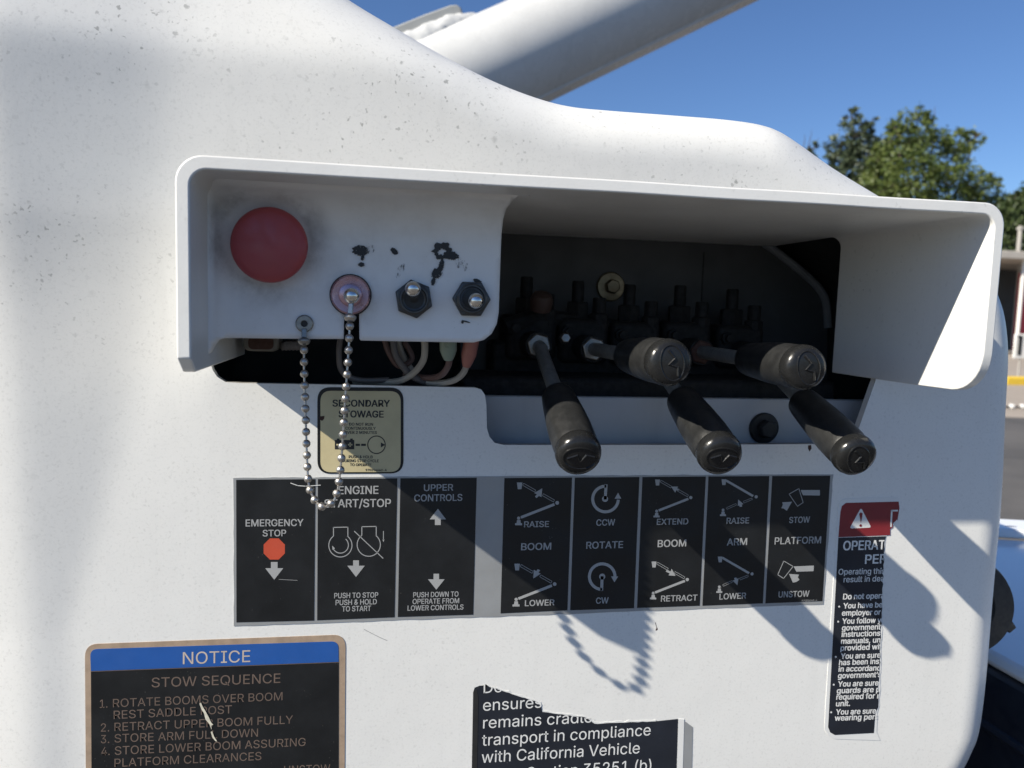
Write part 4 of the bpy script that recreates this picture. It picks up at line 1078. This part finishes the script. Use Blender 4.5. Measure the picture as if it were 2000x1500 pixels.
# rubber disc behind the right edge
DR = .055
c = far(1879, 1184, DR); kR = (c - CAM).dot(_F) / FPX
o = thing('rubber_disc', c, 'black rubber disc with grey hub peeking out behind right edge of cover', 'rubber disc')
RD = 100 * kR
axd = Vector((-.25, -1, .08))
MB().lathe(c, axd, [(RD * .9, -.022), (RD, -.018), (RD, -.003), (RD * .96, .001), (RD * .6, .002), (RD * .55, 0)], 56).build('rim', 'rubber', o, angle=40)
MB().lathe(c, axd, [(RD * .5, -.01), (RD * .5, .0035), (RD * .44, .005)], 40).build('hub', 'zinc', o)
pt = far(1958, 1212, DR)
bevel(MB().box(pt, (.014, .012, .007), Matrix.Rotation(.9, 3, 'Y')).build('tab', 'rubber', o), .001)
MB().tube([c + Vector((0, .02, 0)), c + Vector((-.04, .08, 0)), Vector((at(1880, 1186, -.03).x - .04, .12, c.z))], .012, 10).build('bracket', 'black_paint', o)

# ------------------------------------------------------------------ far lot
DS = 38.0
def vbox(px0, px1, py0, py1, d, depth):
    a = far(px0, py0, d); b = far(px1, py1, d); return ((a.x + b.x) / 2, d + depth / 2, (a.z + b.z) / 2), (abs(b.x - a.x), depth, abs(a.z - b.z))
st = thing('open_shelter', Vector((far(1990, 650, DS).x, DS, 0)), 'open fronted lot shelter with pale flat roof and white post', 'shelter')
zr0, zr1 = far(1960, 506, DS).z, far(1960, 491, DS).z
xa, xb = far(1700, 500, DS).x, far(2700, 500, DS).x
bevel(MB().box(((xa + xb) / 2, DS + 3.5, (zr0 + zr1) / 2), (xb - xa, 8, zr1 - zr0)).build('roof', 'fascia', st), .04)
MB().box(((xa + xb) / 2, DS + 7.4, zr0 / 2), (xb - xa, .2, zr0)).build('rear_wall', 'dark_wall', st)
for px in (1992, 2300, 1760):
    x = far(px, 600, DS).x
    MB().tube([(x, DS, 0), (x, DS, zr0)], .10, 12).build('post', 'white_wall', st)
xr = far(1998.5, 600, DS + 1.9).x + .15
bevel(MB().box((xr + .4, DS + 2.2, zr0 * .45), (1.1, .6, zr0 * .9)).build('red_panel', 'red_paint', st), .05)
MB().tube([(far(1984, 600, DS + 3).x, DS + 3, 0), (far(1984, 600, DS + 3).x, DS + 3, zr0)], .09, 10).build('post', 'pole_grey', st)
MB().box((xa / 2 + xb / 2, DS + 2, .15), (xb - xa, .08, .08)).build('kick_rail', 'fascia', st)
# sign by the lot
sg = far(1998, 690, 21); o = thing('lot_sign', Vector((sg.x, 21, 0)), 'white lot sign board with a black upright stroke', 'sign')
c_, s_ = vbox(1984, 2050, 652, 702, 21, .06); bevel(MB().box(c_, s_).build('board', 'white_wall', o), .02)
c_, s_ = vbox(1990.5, 1994.5, 658, 694, 20.99, .008); MB().box(c_, s_).build('black_stroke', 'ink_black', o)
c_, s_ = vbox(1989, 1996.5, 655, 660, 20.99, .008); MB().box(c_, s_).build('black_stroke', 'ink_black', o)
for dx in (.1, .7): MB().tube([(c_[0] + dx, 21.04, 0), (c_[0] + dx, 21.04, far(1990, 660, 21).z)], .03, 8).build('leg', 'pole_grey', o)
# yellow kerb
p = onz(1966, 752, 0)
yk = MB().box((p.x + 2.6, p.y + .2, .09), (5.2, .4, .28)).build('yellow_kerb', 'yellow_paint', origin=(p.x + 2.6, p.y, 0)); bevel(yk, .03, 2)
tag(yk, 'short yellow painted kerb on the tan concrete apron', 'kerb')
# barrier rope of white and dark floats
pr = onz(1950, 800, 0)
fl = thing('barrier_rope', Vector((pr.x, pr.y, 0)), 'low rope barrier of white and orange floats on the asphalt edge', 'barrier')
MB().tube([(pr.x - 3, pr.y, .05), (pr.x + 4, pr.y + .1, .05)], .02, 6).build('rope', 'ink_black', fl)
for i in range(14):
    x = pr.x - 1 + i * .26
    MB().lathe((x, pr.y + .01 * i, .06), (1, .02, 0), [(.02, 0), (.05, .02), (.05, .08), (.02, .1)], 10).build('float', 'amber' if i == 7 else 'white_wall', fl)
# utility pole
up_ = thing('utility_pole', Vector((far(1988, 500, 46).x, 46, 0)), 'thin weathered grey pole behind the shelter roof', 'pole')
MB().tube([(up_.location.x, 46, 0), (up_.location.x, 46, far(1988, 441, 46).z)], [.17, .13], 10).build('shaft', 'pole_grey', up_)
MB().box((up_.location.x, 46, far(1988, 446, 46).z), (.32, .3, .16)).build('cap', 'pole_grey', up_)

# ------------------------------------------------------------------ trees
def tree(loc, trunk_h, lobes, nleaf, lsize, mat, label, seed, twigs=()):
    rnd = random.Random(seed); o = thing('tree', loc, label, 'tree', 'trees beyond the lot')
    mb = MB(); base_ = Vector(loc); topc = base_ + Vector((0, 0, trunk_h))
    mb.tube([base_, base_ + Vector((.1, 0, trunk_h * .5)), topc], [.42, .34, .26], 10)
    for (c_, r_) in lobes:
        c_ = Vector(c_); mid = topc.lerp(c_, .55) + Vector((rnd.uniform(-.3, .3), rnd.uniform(-.3, .3), -.4))
        mb.tube(smooth_path([topc - Vector((0, 0, .6)), mid, c_, c_ + Vector((rnd.uniform(-.4, .4), rnd.uniform(-.4, .4), r_ * .7))], 4), [.18, .16, .14, .12, .1, .09, .08, .07, .06, .05, .04, .03, .02], 6)
        for _ in range(6):
            d = Vector((rnd.gauss(0, 1), rnd.gauss(0, 1), rnd.gauss(.2, 1))).normalized()
            mb.tube([c_, c_ + d * r_ * .5 + Vector((0, 0, .1)), c_ + d * r_ * .98], [.05, .03, .012], 5)
    for a, b in twigs: mb.tube([a, a.lerp(b, .6) + Vector((.05, 0, .05)), b], [.05, .03, .01], 5)
    mb.build('trunk', 'bark', o)
    vs = []; fs = []; wt = [r_ ** 2 for _, r_ in lobes]; tw = sum(wt)
    for (c_, r_), w in zip(lobes, wt):
        c_ = Vector(c_); nclump = max(8, int(nleaf * w / tw / 26))
        for _ in range(nclump):
            d = Vector((rnd.gauss(0, 1), rnd.gauss(0, 1), rnd.gauss(0, 1))).normalized() * (r_ * rnd.uniform(.45, 1.05))
            cc_ = c_ + d; cr = r_ * rnd.uniform(.14, .30)
            for _ in range(26):
                p_ = cc_ + Vector((rnd.gauss(0, 1), rnd.gauss(0, 1), rnd.gauss(0, .8))) * cr * .55
                a = Vector((rnd.gauss(0, 1), rnd.gauss(0, 1), rnd.gauss(0, .6))).normalized(); b = a.cross(Vector((rnd.gauss(0, 1), rnd.gauss(0, 1), rnd.gauss(0, 1)))).normalized()
                s_ = lsize * rnd.uniform(.6, 1.3); n0 = len(vs)
                vs += [p_ - a * s_, p_ - b * s_ * .42 + a * s_ * .1, p_ + a * s_, p_ + b * s_ * .42 + a * s_ * .1]; fs.append((n0, n0 + 1, n0 + 2, n0 + 3))
    org = wloc(o); me = bpy.data.meshes.new('crown'); me.from_pydata([v - org for v in vs], [], fs); me.materials.append(K[mat])
    cr_ = bpy.data.objects.new('crown', me); COL.objects.link(cr_); cr_.parent = o
    return o
def lobe(px, py, rpx, d, dy=0): c_ = far(px, py, d + dy); return (c_, rpx * (d + dy + .42) / FPX * 1.02)
DT = 58.0
x = far(1810, 600, DT).x
tree((x, DT, 0), 6.5, [lobe(1780, 262, 48, DT), lobe(1745, 300, 42, DT, 1.5), lobe(1820, 300, 55, DT), lobe(1876, 282, 34, DT), lobe(1772, 350, 62, DT, -1), lobe(1850, 360, 66, DT, -1), lobe(1912, 362, 36, DT), lobe(1900, 420, 60, DT, .5), lobe(1780, 430, 80, DT), lobe(1860, 470, 80, DT, -1), lobe(1750, 258, 26, DT), lobe(1790, 232, 24, DT), lobe(1905, 270, 20, DT), lobe(1716, 318, 36, DT, 2), lobe(1718, 362, 46, DT, 2), lobe(1930, 410, 46, DT, 1), lobe(1945, 450, 50, DT, 1)],
     27000, .185, 'leaf_a', 'large sunlit broadleaf tree with tall uneven green crown', 3, [(far(1800, 240, DT), far(1806, 206, DT)), (far(1822, 250, DT), far(1826, 208, DT))])
DT2 = 66.0
x = far(1660, 600, DT2).x
tree((x, DT2, 0), 7, [lobe(1668, 262, 34, DT2), lobe(1640, 300, 36, DT2), lobe(1690, 290, 36, DT2), lobe(1665, 330, 52, DT2), lobe(1700, 370, 50, DT2), lobe(1640, 380, 60, DT2), lobe(1700, 430, 70, DT2), lobe(1663, 228, 16, DT2), lobe(1702, 246, 16, DT2), lobe(1586, 296, 16, DT2), lobe(1560, 330, 26, DT2), lobe(1718, 288, 30, DT2), lobe(1722, 330, 40, DT2)],
     16000, .21, 'leaf_b', 'thinner grey green tree left of the big sunlit tree', 5, [(far(1575, 300, DT2), far(1586, 252, DT2)), (far(1582, 300, DT2), far(1600, 268, DT2)), (far(1568, 300, DT2), far(1572, 262, DT2))])
DT3 = 52.0
x = far(1990, 600, DT3).x
tree((x, DT3, 0), 5, [lobe(1995, 402, 34, DT3), lobe(2040, 400, 60, DT3), lobe(1960, 440, 44, DT3), lobe(2000, 470, 60, DT3), lobe(1950, 490, 50, DT3), lobe(1985, 385, 18, DT3)],
     12000, .19, 'leaf_c', 'dark green tree rising directly behind the shelter roof', 8)
